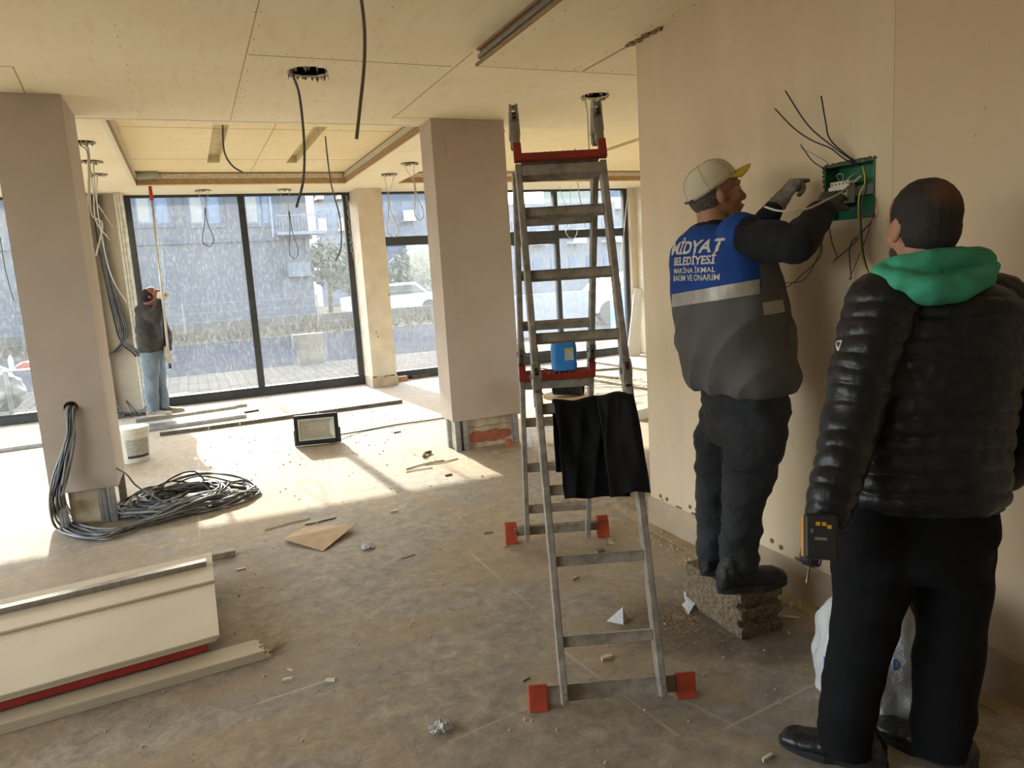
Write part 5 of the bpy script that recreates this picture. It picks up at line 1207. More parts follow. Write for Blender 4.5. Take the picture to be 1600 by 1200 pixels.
def seg_coord(c, bones):
    best = None
    for (a, b, off, rad) in bones:
        d = b-a; L = d.length; t = max(0, min(1, (c-a).dot(d)/(L*L))); dist = (a+d*t-c).length-rad
        if best is None or dist < best[0]: best = (dist, off+t*L)
    return best[1]
SKIN = mat('skin_tan', 'a3745a', .6, scale=14, var=.14, bump=.06, bscale=120)

# ---------------- electrician on the block
P = atd
F1 = V((.97, -.05, 0)).normalized(); L1 = V((-F1.y, F1.x, 0))
e1 = thing('person', 'man in blue and grey work vest and cream cap standing on a concrete block', 'person', (1.98, 2.36, BH))
aR = P(1148, 872, 2.995); aL = P(1110, 862, 3.13); kR = P(1166, 752, 2.90); kL = P(1118, 745, 3.06); hR = P(1172, 640, 2.87); hL = P(1130, 632, 3.02)
sR = P(1163, 372, 2.76); sL = P(1098, 378, 3.03); eR = P(1244, 382, 2.60); wR = P(1287, 328, 2.76); eL = P(1178, 372, 3.02); wL = P(1214, 320, 2.90)
nk = P(1117, 352, 2.93); hd = P(1119, 303, 2.92)
RH = frame((.93, -.36, .16), (-.1, 0, 1))
waist = P(1158, 600, 2.93); chest = P(1135, 430, 2.93)
m = MB(); head_blobs(m, hd, RH)
m.cone(hd+RH@V((-.03, 0, -.05)), nk+V((.0, 0, -.03)), .058, .066)
m.sect([(nk+V((0, 0, -.02)), F1*.06, L1*.09), (chest, F1*.10, L1*.16), (waist, F1*.12, L1*.14), ((hR+hL)/2, F1*.11, L1*.16)], 24)
for a, b, c in ((sR, eR, wR), (sL, eL, wL)): limb(m, [(a, .058), (b, .042), (c, .030)])
for a, b, c in ((hR, kR, aR), (hL, kL, aL)): limb(m, [(a, .08), (b, .052), (c, .038)])
POINT = [(.78, .12, .08), (1.2, 1.2, .6), (1.3, 1.3, .7), (1.4, 1.3, .7)]; REACH = [(.5, .5, .3), (.55, .6, .3), (.6, .6, .4), (.7, .6, .4)]
dLh = (P(1243, 283, 2.88)-wL).normalized(); dRh = (P(1312, 292, 2.86)-wR).normalized()
upn = cu*.8-cf*.5
upl = cu*.75-cr*.6-cf*.3; hand(m, wL+dLh*.02, dLh, upl, -1, POINT, .95, .85, (.1, .9)); hand(m, wR+dRh*.02, dRh, upn, 1, REACH, .95, .85)
obj('body', remesh(m, .0048, 3, .4), SKIN, e1)
head_parts(hd, RH, e1)
# gloves
GLV = mat('grey_glove', '8d867a', .9, scale=18, var=.25, bump=.3, bscale=150); GLD = mat('dirty_glove', '57524a', .9, scale=14, var=.35, bump=.3, bscale=150)
for w_, dd, cur, th, un_, sd_ in ((wL, dLh, POINT, (.1, .9), upl, -1), (wR, dRh, REACH, (.45, .6), upn, 1)):
    m = MB(); hand(m, w_+dd*.02, dd, un_, sd_, cur, 1.02, 1.10, th); m.cone(w_-dd*.02, w_+dd*.035, .036, .034, (upn, .85)); obj('glove', remesh(m, .003, 2), GLD if w_ is wR else mat('grey_glove2', '7d766b', .9, scale=25, var=.45, bump=.3, bscale=150), e1)
    m = MB(); m.cone(w_-dd*.045, w_+dd*.01, .036, .038, (upn, .9), capend=(0, 0)); obj('glove_cuff', m, GLV, e1, smooth=True)
# hair
HAIR1 = mat('grey_hair', '5d5348', .95, scale=120, var=.5, bump=.5, bscale=200)
m = MB(); m.ell(hd+RH@V((-.032, 0, .012)), (.084, .0795, .092), RH); 
me = remesh(m, .004, 1); bmh = bmesh.new(); bmh.from_mesh(me); RI = RH.transposed()
bmesh.ops.delete(bmh, geom=[v for v in bmh.verts if (lambda l: l.x > .012 or l.z < -.075 or (l.x > -.03 and l.z < -.012))(RI@(v.co-hd))], context='VERTS'); bmh.to_mesh(me); bmh.free()
displace(me, lambda c, n: .002*nz(c, 300)); ho = obj('hair', me, HAIR1, e1)
# cap
RC = RH@Matrix.Rotation(-.40, 3, 'Y'); cc_ = hd+RH@V((-.018, 0, .040))
CAPM = mat('cream_cap', 'cfc3a6', .85, scale=8, var=.12, bump=.15)
cp = MB(); rings = []
for j in range(11):
    th = PI/2*j/10; z = .098*math.sin(th); r = math.cos(th)**.62 if j < 10 else .02
    rings.append([cc_+RC@V((.112*r*math.cos(2*PI*i/40)-.002, .090*r*math.sin(2*PI*i/40), z-.012)) for i in range(40)])
cp.loft(rings, closed=False); cpo = obj('cap', cp, CAPM, e1, smooth=True); s = cpo.modifiers.new('s', 'SOLIDIFY'); s.thickness = .003
m = MB()   # seams and strap
for k in range(3):
    a = PI*k/3+.2; m.tube([cc_+RC@V((.1125*math.cos(th)**.62*math.cos(a)-.002, .0905*math.cos(th)**.62*math.sin(a), .0985*math.sin(th)-.012)) for th in [PI/2*j/12*.98 for j in range(12)]]+[cc_+RC@V((.1125*max(math.cos(th), .01)**.62*-math.cos(a)-.002, .0905*max(math.cos(th), .01)**.62*-math.sin(a), .0985*math.sin(th)-.012)) for th in [PI/2*j/12*.98 for j in range(11, -1, -1)]], .0012, n=5)
m.ell(cc_+RC@V((-.002, 0, .087)), (.006, .006, .003), RC); obj('seam', m, mat('cap_seam', 'b3a88c', .9), cpo)
m = MB(); m.tube([cc_+RC@V((-.112*math.cos(a)-.004, .092*math.sin(a), -.006)) for a in [-.5+.1*i for i in range(11)]], .0045, n=6); obj('strap', m, mat('strap_dark', '3a352e', .7), cpo)
m = MB(); G = []
for j in range(7):
    row = []
    for i in range(21):
        a = -1.05+2.1*i/20; v = j/6; x = .108*math.cos(a)+v*.064*math.cos(a)**.6; y = .090*math.sin(a)*(1-.05*v); z = -.012-.010*v*v-.02*(y/.09)**2*(1)*v*1.2
        row.append(m.b.verts.new(cc_+RC@V((x, y, z))))
    G.append(row)
for a, b in zip(G, G[1:]):
    for i in range(20): m.b.faces.new((a[i], a[i+1], b[i+1], b[i]))
o = obj('brim', m, mat('yellow_brim', 'c9ac2e', .7, scale=9, var=.1), cpo, smooth=True); s = o.modifiers.new('s', 'SOLIDIFY'); s.thickness = .004
# trousers
JEAN1 = mat('charcoal_jeans', '26272a', .9, scale=10, var=.3, bump=.25, bscale=90)
m = MB(); hc = (hR+hL)/2
m.sect([(P(1160, 596, 2.93), F1*.155, L1*.175), (P(1164, 640, 2.95), F1*.155, L1*.185), (P(1156, 685, 2.96), F1*.13, L1*.17)], 30)
limb(m, [(P(1180, 660, 2.88), .118), (P(1178, 700, 2.88), .114), (P(1168, 752, 2.90), .092), (P(1160, 800, 2.93), .086), (P(1154, 852, 2.97), .074)])
m.cone(P(1154, 852, 2.97), P(1155, 880, 2.99), .074, .078, capend=(0, 0)); 
limb(m, [(P(1134, 655, 3.03), .108), (P(1124, 700, 3.04), .102), (P(1120, 750, 3.06), .084), (P(1118, 800, 3.09), .074), (P(1114, 845, 3.12), .066)])
m.cone(P(1114, 845, 3.12), P(1113, 870, 3.13), .066, .064, capend=(0, 0))
me = remesh(m, .007, 3); wrinkle(me, .017, 4.2, (1, 1, 2.0)); wrinkle(me, .005, 14, (1, 1, 1.6), 3); tr_ = obj('trousers', me, JEAN1, e1)
bvt = None
m = MB(); a = P(1136, 628, 2.78); 
# boots
BOOT = mat('black_boot', '17181a', .6, scale=30, var=.35, bump=.3); SOLEM = mat('boot_sole', '222120', .85)
fR = P(1126, 912, 3.0); shoe('boot', V((fR.x-.03, 2.270, 0)), (1, -.22, 0), .295, e1, BOOT, SOLEM, .125, BH, None, .055, .03)
fL = P(1100, 900, 3.13); shoe('boot', V((fL.x, 2.44, 0)), (1, -.05, 0), .29, e1, BOOT, SOLEM, .125, BH, None, .055, .03)
# sleeves (black sweater)
SWT = mat('black_sweater', '111217', .95, scale=30, var=.3, bump=.3, bscale=160)
m = MB()
limb(m, [(sR+V((0, .03, -.02)), .085), (sR.lerp(eR, .5), .078), (eR, .070), (wR-dRh*.02, .048)]); m.cone(sR.lerp(chest, .25), sR, .09, .085)
limb(m, [(sL, .075), (eL, .06), (wL-dLh*.03, .045)])
m.sect([(nk+V((0, 0, .015)), F1*.062, L1*.068), (nk+V((0, 0, -.05)), F1*.085, L1*.13), (chest, F1*.12, L1*.17)], 24)
me = remesh(m, .006, 3); wrinkle(me, .010, 9); wrinkle(me, .004, 20, (1, 1, 1), 4); obj('sweater', me, SWT, e1)
# vest
def vest_mat():
    m = bpy.data.materials.new('work_vest'); m.use_nodes = True; t = m.node_tree; b = t.nodes['Principled BSDF']
    g = N(t, 'ShaderNodeNewGeometry'); P_ = g.outputs['Position']
    c1 = mixc(t, srgb('1c4287'), srgb('173a78'), noise_n(t, P_, 8, 5)); c2 = mixc(t, srgb('5d5a57'), srgb('504d4a'), noise_n(t, P_, 7, 6))
    # blue yoke above a slanting line, grey below
    sx = N(t, 'ShaderNodeSeparateXYZ'); t.links.new(P_, sx.inputs[0])
    return m, t, b, c1, c2, sx, P_
vm, t_, b_, c1_, c2_, sx_, P__ = vest_mat()
zA = P(1065, 465, 2.95); zB = P(1185, 440, 2.78)      # yoke edge
zl = 1.352
VTH = sx_.outputs; b_.inputs['Roughness'].default_value = .8; b_.inputs['Specular IOR Level'].default_value = .25
m = MB()
def vs_(x, y, D, fa, la): return (P(x, y, D), F1*fa, L1*la)
m.sect([vs_(1118, 353, 2.93, .085, .10), vs_(1120, 366, 2.93, .125, .185), vs_(1122, 385, 2.93, .15, .235), vs_(1126, 410, 2.93, .165, .245), vs_(1134, 450, 2.94, .185, .25), vs_(1143, 500, 2.94, .205, .25), vs_(1150, 550, 2.95, .20, .245), vs_(1156, 590, 2.95, .185, .235), vs_(1158, 606, 2.955, .165, .215)], 40, 2.3)
m.cone(sR+V((0, .02, 0)), sR.lerp(eR, .12), .098, .09, capend=(1, 0)); m.cone(sL+V((0, 0, .0)), sL.lerp(eL, .12), .086, .08, capend=(1, 0))
me = remesh(m, .006, 4)
def foldv(c, n):
    q = (c-chest); u = q.dot(L1); 
    a = .021*(1-2*abs(nz(V((u*5+c.z*3.5, c.z*1.2, 0)), 1.6)))*min(1, max(.25, (1.40-c.z)*4)); return a-.006+.010*nz(c, 6)+.004*nz(c, 15)
displace(me, foldv); bvv = BVHTree.FromPolygons([v.co.copy() for v in me.vertices], [p.vertices[:] for p in me.polygons])
def hitv(x, y): h = bvv.ray_cast(CAM, ray(x, y).normalized())[0]; return h if h else P(x, y, 2.9)
pA, pB, pC = hitv(1072, 472), hitv(1180, 450), hitv(1186, 415); sl_ = (pB.z-pA.z)/(pB.y-pA.y)
above = mnode(t_, 'GREATER_THAN', sx_.outputs[2], mnode(t_, 'ADD', mnode(t_, 'MULTIPLY', mnode(t_, 'SUBTRACT', sx_.outputs[1], pA.y), sl_), pA.z))
back = mnode(t_, 'LESS_THAN', sx_.outputs[0], pC.x)
t_.links.new(mixc(t_, c2_, c1_, mnode(t_, 'MULTIPLY', above, mnode(t_, 'MAXIMUM', back, mnode(t_, 'GREATER_THAN', sx_.outputs[2], P(1180, 395, 2.76).z)))), b_.inputs['Base Color'])
ve = obj('vest', me, vm, e1)
REFL = mat('reflective_tape', '9d958a', .4, .1, scale=40, var=.12)
stick(bvv, ((1050, 460), (1187, 436), (1187, 459), (1050, 480)), REFL, 'reflective_strip', ve, 40)
stick(bvv, ((1191, 473), (1223, 468), (1226, 487), (1194, 493)), REFL, 'reflective_strip', ve, 12)
# open pocket flap at the front
a = P(1228, 505, 2.85); m = MB()
pk_ = [P(1212, 494, 2.76), P(1247, 508, 2.76), P(1226, 574, 2.78), P(1205, 565, 2.78)]
m.prism(pk_, L1*.14); obj('pocket', wrinkle(remesh(m, .006, 2), .004, 14), mat('vest_grey', '55524f', .85, scale=8, var=.1), ve)
# writing on the back
TXT = mat('white_letters', 'c4bfb4', .7, scale=60, var=.1)
def text_on(bv, body, centre_px, D, width, height, right, parent, mt, bold=.03, shear=0.0):
    cu_ = bpy.data.curves.new('t', 'FONT'); cu_.body = body; cu_.align_x = 'CENTER'; cu_.size = 1; cu_.offset = bold; cu_.resolution_u = 3; cu_.shear = shear
    o = bpy.data.objects.new('t', cu_); COL.objects.link(o); dg = bpy.context.evaluated_depsgraph_get(); dg.update()
    me = bpy.data.meshes.new_from_object(o.evaluated_get(dg)); bpy.data.objects.remove(o)
    b = bmesh.new(); b.from_mesh(me); bmesh.ops.triangulate(b, faces=b.faces[:])
    xs = [v.co.x for v in b.verts]; ys = [v.co.y for v in b.verts]; x0_, x1_, y0_, y1_ = min(xs), max(xs), min(ys), max(ys)
    for _ in range(2): bmesh.ops.subdivide_edges(b, edges=[e for e in b.edges if e.calc_length() > .12], cuts=1); bmesh.ops.triangulate(b, faces=b.faces[:])
    c = P(*centre_px, D); rt = V(right).normalized(); fw = V((0, 0, 1)).cross(rt)
    for v in b.verts:
        u = ((v.co.x-x0_)/(x1_-x0_)-.5)*width; w_ = ((v.co.y-y0_)/(y1_-y0_)-.5)*height
        p = c+rt*u+V((0, 0, w_)); h = bv.ray_cast(p-fw*.6, fw); v.co = (h[0]-fw*.0025) if h[0] else p
    b.to_mesh(me); b.free(); ob = obj('printed_line', me, mt, parent); s = ob.modifiers.new('s', 'SOLIDIFY'); s.thickness = .0006; ob['label'] = 'white printed lettering on the back'; return ob
RT = -L1
for body, px, wd_, hh in (('M\u0130DYAT', (1085, 382.5), .30, .066), ('BELED\u0130YES\u0130', (1081, 405), .25, .044), ('MAK\u0130NA \u0130KMAL', (1081, 421), .25, .027), ('BAKIM VE ONARIM', (1082, 434), .27, .024)):
    text_on(bvv, body, px, 2.85, wd_, hh, RT, ve, TXT, .03 if hh > .04 else .012)

# ---------------- man in black puffer jacket
F2 = V((.62, .78, 0)).normalized(); L2 = V((-F2.y, F2.x, 0))
e2 = thing('person', 'man seen from behind in black quilted jacket with green hood, holding a drill', 'person', (1.79, 1.42, 0))
a2L = P(1322, 1150, 2.21); a2R = P(1472, 1150, 2.19); k2L = P(1345, 985, 2.15); k2R = P(1482, 985, 2.16); h2L = P(1378, 800, 2.08); h2R = P(1478, 800, 2.12)
s2L = P(1368, 478, 1.99); s2R = P(1568, 470, 2.09); e2L = P(1332, 650, 1.97); w2L = P(1298, 795, 1.90); e2R = P(1618, 640, 2.12); w2R = P(1568, 735, 2.18)
hd2 = P(1440, 352, 2.04); nk2 = P(1450, 425, 2.04); ch2 = P(1460, 540, 2.05)
RH2 = frame((.36, .93, .0), (0, 0, 1))
m = MB(); head_blobs(m, hd2, RH2, 1.04); m.cone(hd2+RH2@V((-.03, 0, -.04)), nk2, .066, .07)
m.sect([(nk2, F2*.06, L2*.1), (ch2, F2*.11, L2*.17), (P(1430, 760, 2.09), F2*.11, L2*.15), ((h2L+h2R)/2, F2*.11, L2*.16)], 24)
for a, b, c in ((s2L, e2L, w2L), (s2R, e2R, w2R)): limb(m, [(a, .056), (b, .043), (c, .030)])
for a, b, c in ((h2L, k2L, a2L), (h2R, k2R, a2R)): limb(m, [(a, .082), (b, .054), (c, .038)])
GRIP = [(.9, 1.1, .6), (1.2, 1.3, .8), (1.2, 1.3, .8), (1.2, 1.3, .8)]
DC = P(1284, 838, 1.80)    # battery face centre
hx = (cr*.0+cf*.9+V((0, 0, -.1))).normalized()
dh = V((.02, .10, -1)).normalized()
hw = P(1283, 800, 1.885); hd_ = (P(1270, 850, 1.88)-hw).normalized(); hand(m, hw, hd_, -cr*.9-cf*.35, 1, GRIP, .92, .95, (.2, .8))
limb(m, [(w2L, .032), (hw, .027)])
hand(m, w2R, (-.3, .3, -.9), V((.8, -.2, 0)), -1, RELAX, .95, .9)
obj('body', remesh(m, .0048, 3, .4), SKIN, e2)
head_parts(hd2, RH2, e2, 1.04)
# cropped hair, thin at the crown; stubble
def hair_mat2():
    mm = bpy.data.materials.new('cropped_hair'); mm.use_nodes = True; t = mm.node_tree; b = t.nodes['Principled BSDF']
    g = N(t, 'ShaderNodeNewGeometry'); c0_ = hd2+RH2@V((-.10, -.015, .085))
    vm_ = N(t, 'ShaderNodeVectorMath', operation='DISTANCE'); t.links.new(g.outputs['Position'], vm_.inputs[0]); vm_.inputs[1].default_value = c0_
    d = mnode(t, 'ADD', vm_.outputs['Value'], mnode(t, 'MULTIPLY', noise_n(t, g.outputs['Position'], 40, 5), .03))
    c = mixc(t, srgb('6b4530'), srgb('211b17'), ramp(t, d, .035, .085)); c = mixc(t, c, srgb('15110f'), mnode(t, 'MULTIPLY', noise_n(t, g.outputs['Position'], 260, 3), .6))
    t.links.new(c, b.inputs['Base Color']); b.inputs['Roughness'].default_value = .8; return mm
m = MB(); m.ell(hd2+RH2@V((-.019, 0, .030))*1.04, (.1045, .0835, .0955), RH2); m.ell(hd2+RH2@V((-.035, 0, -.01)), (.082, .078, .085), RH2)
me = remesh(m, .004, 2); bmh = bmesh.new(); bmh.from_mesh(me); RI2 = RH2.transposed()
bmesh.ops.delete(bmh, geom=[v for v in bmh.verts if (lambda l: (l.x > .062) or l.z < -.078 or (l.x > -.03 and l.z < -.03) or (l.x > .01 and l.z < .0))(RI2@(v.co-hd2))], context='VERTS'); bmh.to_mesh(me); bmh.free()
displace(me, lambda c, n: .0012*nz(c, 350)); obj('hair', me, hair_mat2(), e2)
m = MB()
for s in (-1, 1): m.ell(hd2+RH2@V((.045, s*.042, -.072)), (.030, .018, .026), RH2)
m.ell(hd2+RH2@V((.064, 0, -.104)), (.026, .032, .020), RH2)
obj('beard', displace(remesh(m, .004, 2), lambda c, n: .001*nz(c, 300)), mat('stubble', '3a2a21', .9, scale=150, var=.4), e2)
# jacket
PUF = mat('black_puffer', '191a1d', .38, scale=18, var=.25, bump=.35, bscale=40, spec=.35)
m = MB()
def js(x, y, D, fa, la): return (P(x, y, D), F2*fa, L2*la)
m.sect([js(1458, 440, 2.05, .09, .12), js(1460, 462, 2.05, .125, .195), js(1460, 490, 2.05, .145, .225), js(1458, 540, 2.05, .155, .225), js(1452, 620, 2.06, .155, .215), js(1446, 700, 2.07, .155, .21), js(1440, 760, 2.08, .16, .215), js(1438, 785, 2.085, .152, .205)], 40, 2.3)
limb(m, [(P(1378, 480, 2.0), .098), (P(1350, 575, 1.97), .082), (e2L, .074), (P(1312, 735, 1.92), .066), (P(1293, 794, 1.89), .058)])
limb(m, [(P(1556, 480, 2.09), .095), (P(1590, 560, 2.11), .082), (e2R, .076), (P(1592, 705, 2.16), .066), (P(1568, 738, 2.18), .058)])
me = remesh(m, .0055, 3)
bones = [(P(1440, 785, 2.085)+L2*o_, P(1458, 450, 2.05)+L2*o_, 0, .15) for o_ in (-.09, -.045, 0, .045, .09)]+[(P(1372, 470, 1.99), e2L, 2.0, .08), (e2L, P(1298, 795, 1.9), 2.0+(P(1372, 470, 1.99)-e2L).length, .07), (P(1562, 470, 2.09), e2R, 4.0, .085), (e2R, w2R, 4.0+(P(1562, 470, 2.09)-e2R).length, .07)]
def quilt(c, n):
    s = seg_coord(c, bones)+.022*nz(c, 4)+.010*nz(c, 11); per = .052 if s < 1.5 else .046
    ph = (s/per) % 1; am = .0105 if s < 1.5 else .0075; return am*(math.sin(PI*ph)**.5)-.6*am+.006*nz(c, 11)+.003*nz(c, 30)
displace(me, quilt)
bvj = BVHTree.FromPolygons([v.co.copy() for v in me.vertices], [p.vertices[:] for p in me.polygons])
jo = obj('jacket', me, PUF, e2)
stick(bvj, ((1303, 533), (1316, 531), (1310, 548), (1308, 548)), mat('badge_grey', 'b9b7b2', .5), 'arm_badge', jo, 5)
stick(bvj, ((1306.5, 535), (1312.5, 534), (1310, 542), (1309, 542)), mat('badge_black', '18181a', .5), 'badge_mark', jo, 4, .0035)
# green hood lying on the shoulders
GRH = mat('green_hoodie', '3d9c7c', .9, scale=10, var=.1, bump=.25, bscale=160)
m = MB()
def hpnt(x, y, D): return P(x, y, D)
pts = [(1383, 428, 1.98, .040), (1408, 442, 1.94, .050), (1445, 452, 1.915, .058), (1490, 452, 1.93, .056), (1526, 438, 1.97, .046), (1544, 418, 2.03, .032)]
for a, b in zip(pts, pts[1:]): m.cone(P(*a[:3]), P(*b[:3]), a[3]*.95, b[3]*.95, (cu, .72))
pts = [(1386, 424, 2.0, .032), (1410, 415, 1.965, .034), (1450, 412, 1.95, .036), (1500, 404, 1.97, .032), (1536, 402, 2.03, .028)]
for a, b in zip(pts, pts[1:]): m.cone(P(*a[:3]), P(*b[:3]), a[3], b[3])
pts = [(1386, 424, 2.03, .03), (1395, 420, 2.10, .03), (1440, 415, 2.17, .03), (1510, 405, 2.15, .03), (1540, 405, 2.07, .028)]
for a, b in zip(pts, pts[1:]): m.cone(P(*a[:3]), P(*b[:3]), a[3], b[3])
me = remesh(m, .0055, 4); wrinkle(me, .006, 9, (1, 1, 2)); obj('hood', me, GRH, e2)
m = MB(); m.cone(P(1446, 398, 2.04), P(1450, 425, 2.04), .078, .085, capend=(0, 0)); obj('collar', remesh(m, .005, 2), BLK, e2)
# trousers
TRB = mat('black_track_trousers', '0c0c0e', .9, scale=20, var=.3, spec=.2)
m = MB()
m.sect([(P(1438, 770, 2.08), F2*.14, L2*.19), (P(1432, 830, 2.09), F2*.145, L2*.205), (P(1425, 890, 2.11), F2*.125, L2*.195)], 30)
limb(m, [(P(1368, 830, 2.08), .115), (P(1362, 900, 2.11), .108), (P(1347, 985, 2.15), .092), (P(1330, 1075, 2.18), .082), (P(1322, 1130, 2.20), .076)]); m.cone(P(1322, 1130, 2.20), P(1320, 1168, 2.215), .076, .074, capend=(0, 0))
limb(m, [(P(1490, 830, 2.11), .115), (P(1488, 900, 2.13), .105), (P(1484, 985, 2.16), .094), (P(1476, 1075, 2.18), .088), (P(1472, 1130, 2.19), .084)]); m.cone(P(1472, 1130, 2.19), P(1472, 1170, 2.2), .084, .082, capend=(0, 0))
me = remesh(m, .007, 3); wrinkle(me, .012, 4.5, (1, 1, 1.5)); obj('trousers', me, TRB, e2)
SH2 = mat('black_leather_shoe', '1b1b1d', .4, scale=20, var=.2); SO2 = mat('black_shoe_sole', '141414', .8)
d_ = (V((1.552, 1.646, 0))-V((1.70, 1.44, 0))).normalized()
shoe('shoe', V((1.552, 1.646, 0))-d_*.30, d_, .30, e2, SH2, SO2, .095, 0, BLACKP, .052, .026)
shoe('shoe', V((1.93, 1.27, 0)), (-.25, .95, 0), .30, e2, SH2, SO2, .095, 0, BLACKP, .052, .026)
# cordless drill: battery toward the viewer, bit pointing down
dr = thing('cordless_drill', 'yellow and black cordless drill held in the hand of the man at right', 'drill', P(1262, 900, 1.85))
BX = (cr*.97+cu*-.08).normalized(); BZ = ((CAM-DC).normalized()*.96+cr*.10+V((0, 0, .05))).normalized(); BX = (BX-BZ*BX.dot(BZ)).normalized(); BY = BZ.cross(BX).normalized()
m = MB(); m.obox(DC-BZ*.028, BX*.040, BY*.055, BZ*.026); b1 = obj('battery', m, mat('drill_black', '1a1a18', .5, scale=30, var=.2), dr, bevel=.008)
m = MB(); m.obox(DC-BZ*.030-BX*.041, BX*.003, BY*.05, BZ*.02); m.obox(DC-BZ*.062, BX*.036, BY*.045, BZ*.010); DY_ = mat('drill_yellow', 'c98a1e', .5); obj('base_housing', m, DY_, dr, bevel=.003)
m = MB(); ms = [(-.008, .030), (.006, .030), (.018, .024)]
for a, b in ms: m.obox(DC+BX*a+BY*b-BZ*.0015, BX*.005, BY*.0045, BZ*.001); 
obj('yellow_marks', m, DY_, b1)
m = MB(); m.obox(DC+BX*-.002+BY*-.006-BZ*.0015, BX*.014, BY*.0035, BZ*.001); m.obox(DC+BX*-.022+BY*.012-BZ*.0015, BX*.003, BY*.005, BZ*.001); obj('grey_marks', m, mat('mark_grey', '6d675a', .6), b1)
hb2 = P(1267, 866, 1.905); bt_ = P(1278, 792, 1.93); dn = (hb2-bt_).normalized(); hb = DC-BZ*.07; he = hb2-dn*.06
m = MB(); m.cone(hb, he, .020, .022); obj('handle', m, mat('drill_black', ''), dr, smooth=True)
m = MB(); m.cone(hb2-dn*.11, hb2-dn*.01, .026, .026); obj('motor_housing', m, mat('drill_black', ''), dr, smooth=True)
m = MB(); m.lathe(hb2+dn*-.012, [(0, 0), (.026, 0), (.027, .022), (.023, .033), (.016, .042), (.0, .044)], 24, dn); auto(obj('chuck', m, mat('chuck_dark', '2c2b2a', .4, .4), dr))
m = MB(); m.cyl(hb2+dn*.028, hb2+dn*.065, .0032, n=8); m.cyl(hb2+dn*.064, hb2+dn*.074, .0042, .003, n=8); obj('bit', m, mat('bit_steel', '6b5a48', .4, .7), dr)
m = MB(); m.tube([DC-BZ*.03+BY*-.05+BX*.0, DC-BZ*.03+BY*-.068+BX*-.004, DC-BZ*.03+BY*-.07+BX*-.014], .004, n=6); obj('belt_hook', m, BLACKP, dr)

# ---------------- worker with the paint roller pole
e3 = thing('person', 'worker in dark jacket and jeans looking up with a long roller pole', 'person', (-.47, 10.2, 0))
F3 = V((.9, -.35, 0)).normalized(); L3 = V((-F3.y, F3.x, 0)); D3 = 9.27
hd3 = P(238, 462, 9.17); nk3 = P(230, 480, 9.18); RH3 = frame((.62, -.28, .72), (-.65, .25, .7))
h3R = P(233, 548, 9.2); h3L = P(243, 548, 9.33); k3R = P(236, 597, 9.18); k3L = P(249, 597, 9.36); a3R = P(238, 640, 9.26); a3L = P(256, 638, 9.4)
s3R = P(222, 486, 9.05); s3L = P(243, 484, 9.32); e3R = P(243, 497, 8.98); w3R = P(249, 470, 9.05); e3L = P(259, 520, 9.38); w3L = P(262, 550, 9.25)
pole_t, pole_b = aty(236, 300, 10.02), aty(265, 568, 9.98)
m = MB(); head_blobs(m, hd3, RH3); m.cone(hd3+RH3@V((-.03, 0, -.05)), nk3, .058, .06); ch3 = P(235, 505, 9.19)
m.sect([(nk3, F3*.06, L3*.08), (ch3, F3*.10, L3*.15), (P(237, 548, 9.24), F3*.10, L3*.14)], 20)
for a, b, c in ((s3R, e3R, w3R), (s3L, e3L, w3L)): limb(m, [(a, .05), (b, .04), (c, .03)])
for a, b, c in ((h3R, k3R, a3R), (h3L, k3L, a3L)): limb(m, [(a, .08), (b, .052), (c, .038)])
hand(m, w3R, (.3, -.1, .9), V((-.6, -.7, 0)), 1, GRIP, .95, .9); hand(m, w3L, (.1, -.1, -.9), V((.6, -.6, 0)), -1, GRIP, .95, .9)
obj('body', remesh(m, .007, 3, .4), mat('skin_dark', '7d4a36', .6), e3)
head_parts(hd3, RH3, e3)
m = MB(); m.ell(hd3+RH3@V((-.028, 0, .030)), (.100, .086, .098), RH3); me = remesh(m, .007, 1); bmh = bmesh.new(); bmh.from_mesh(me); RI3 = RH3.transposed()
bmesh.ops.delete(bmh, geom=[v for v in bmh.verts if (RI3@(v.co-hd3)).x > .035], context='VERTS'); bmh.to_mesh(me); bmh.free(); obj('hair', me, mat('black_hair', '17120f', .9), e3)
m = MB(); m.ell(hd3+RH3@V((.045, 0, -.085)), (.05, .055, .04), RH3); obj('beard', remesh(m, .007, 1), mat('black_hair', ''), e3)
JK3 = mat('charcoal_jacket', '35322f', .85, scale=12, var=.3)
m = MB(); m.sect([(P(232, 480, 9.18), F3*.09, L3*.10), (P(232, 488, 9.18), F3*.125, L3*.2), (P(234, 515, 9.2), F3*.14, L3*.21), (P(237, 545, 9.24), F3*.145, L3*.2), (P(237, 549, 9.24), F3*.13, L3*.19)], 30, 2.3)
limb(m, [(s3R, .085), (e3R, .07), (w3R, .05)]); limb(m, [(s3L, .08), (e3L, .068), (P(263, 545, 9.27), .052)])
obj('jacket', wrinkle(remesh(m, .01, 3), .014, 7), JK3, e3)
m = MB(); m.sect([(P(238, 543, 9.24), F3*.12, L3*.165), (P(239, 560, 9.25), F3*.125, L3*.17)], 26)
limb(m, [(h3R, .115), (P(236, 575, 9.19), .10), (k3R, .082), (P(238, 625, 9.24), .076)]); m.cone(P(238, 625, 9.24), P(239, 642, 9.26), .076, .074, capend=(0, 0))
limb(m, [(h3L, .11), (k3L, .080), (P(255, 622, 9.38), .072)]); m.cone(P(255, 622, 9.38), P(257, 638, 9.4), .072, .07, capend=(0, 0))
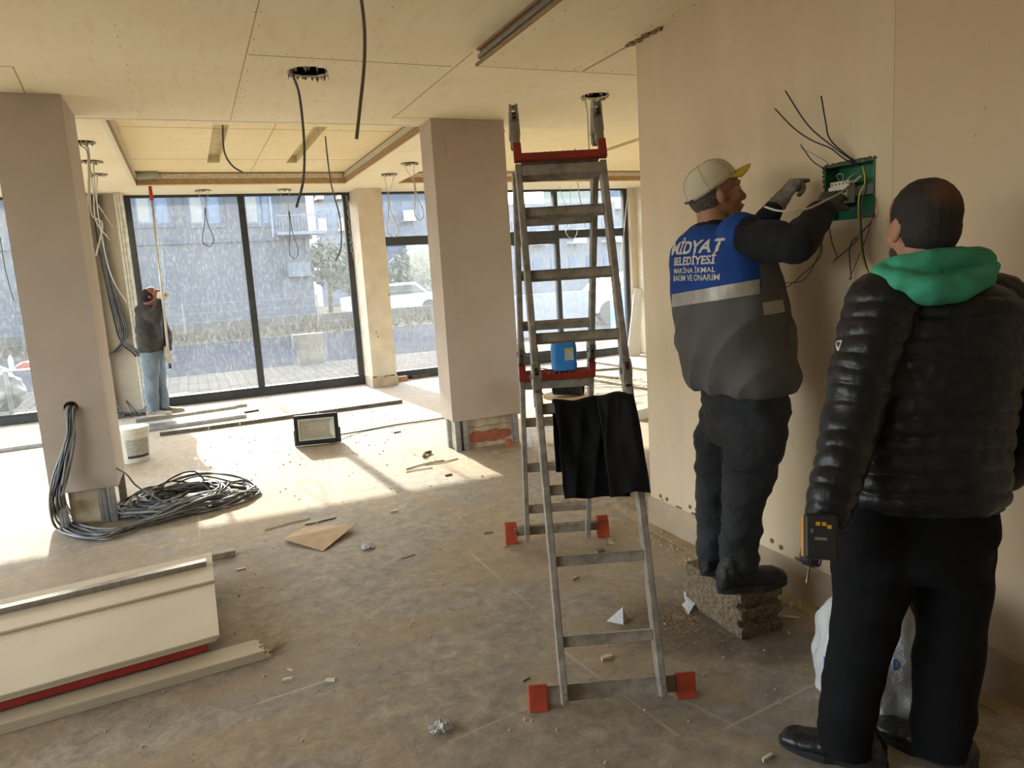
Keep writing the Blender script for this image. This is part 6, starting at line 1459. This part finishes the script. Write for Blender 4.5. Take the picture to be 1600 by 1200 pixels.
obj('jeans', wrinkle(remesh(m, .01, 3), .016, 7), mat('light_jeans', '6c7a86', .9, scale=6, var=.18), e3)
SN = mat('beige_trainer', '9a8d78', .7, scale=14, var=.35); 
f3 = atz(230, 651); shoe('shoe', f3, (.85, -.3, 0), .30, e3, SN, mat('pale_sole', 'b9b3a4', .8), .09, 0, BLACKP, .05)
f3 = atz(249, 646); shoe('shoe', V((f3.x, f3.y, 0)), (.9, -.1, 0), .30, e3, SN, mat('pale_sole', ''), .09, 0, BLACKP, .05)
GL3 = mat('cream_glove', 'bdb29b', .9, scale=20, var=.2)
for w_, d_, n_, sd in ((w3R, V((.3, -.1, .9)), V((-.6, -.7, 0)), 1), (w3L, V((.1, -.1, -.9)), V((.6, -.6, 0)), -1)):
    m = MB(); hand(m, w_, d_, n_, sd, GRIP, 1.1, 1.15); m.cone(w_-d_*.05, w_+d_*.02, .038, .036); obj('glove', remesh(m, .005, 2), GL3, e3)
pr_ = thing('paint_roller', 'long pole paint roller with red grip reaching the ceiling tray', 'paint roller', (pole_b.x, pole_b.y, pole_b.z))
pdir = (pole_b-pole_t).normalized()
m = MB(); m.cyl(pole_t, pole_b, .014, .016, n=14); obj('pole', m, mat('pale_pole', 'c4c0b6', .4, .4), pr_, smooth=True)
m = MB(); m.cyl(pole_b, pole_b+pdir*.06, .017, .02, n=14); obj('pole_end', m, BLACKP, pr_)
gt, gb_ = aty(234, 288, 10.02), aty(237, 313, 10.02); m = MB(); m.cyl(gb_, gt, .024, .018, n=14); obj('grip', m, mat('red_grip', 'b32420', .5), pr_, smooth=True)
ra, rb_ = aty(213, 275, 9.9), aty(248, 272, 9.9)
m = MB(); m.tube([gt, aty(233, 281, 9.98), aty(243, 279, 9.93), aty(250, 277, 9.9), aty(250, 272, 9.9), rb_], .005, n=6); obj('wire_frame', m, ALU, pr_, smooth=True)
m = MB(); m.cyl(ra, rb_, .045, n=24); obj('roller_sleeve', m, mat('roller_nap', '9fa899', .95, scale=60, var=.25, bump=.5), pr_, smooth=False)
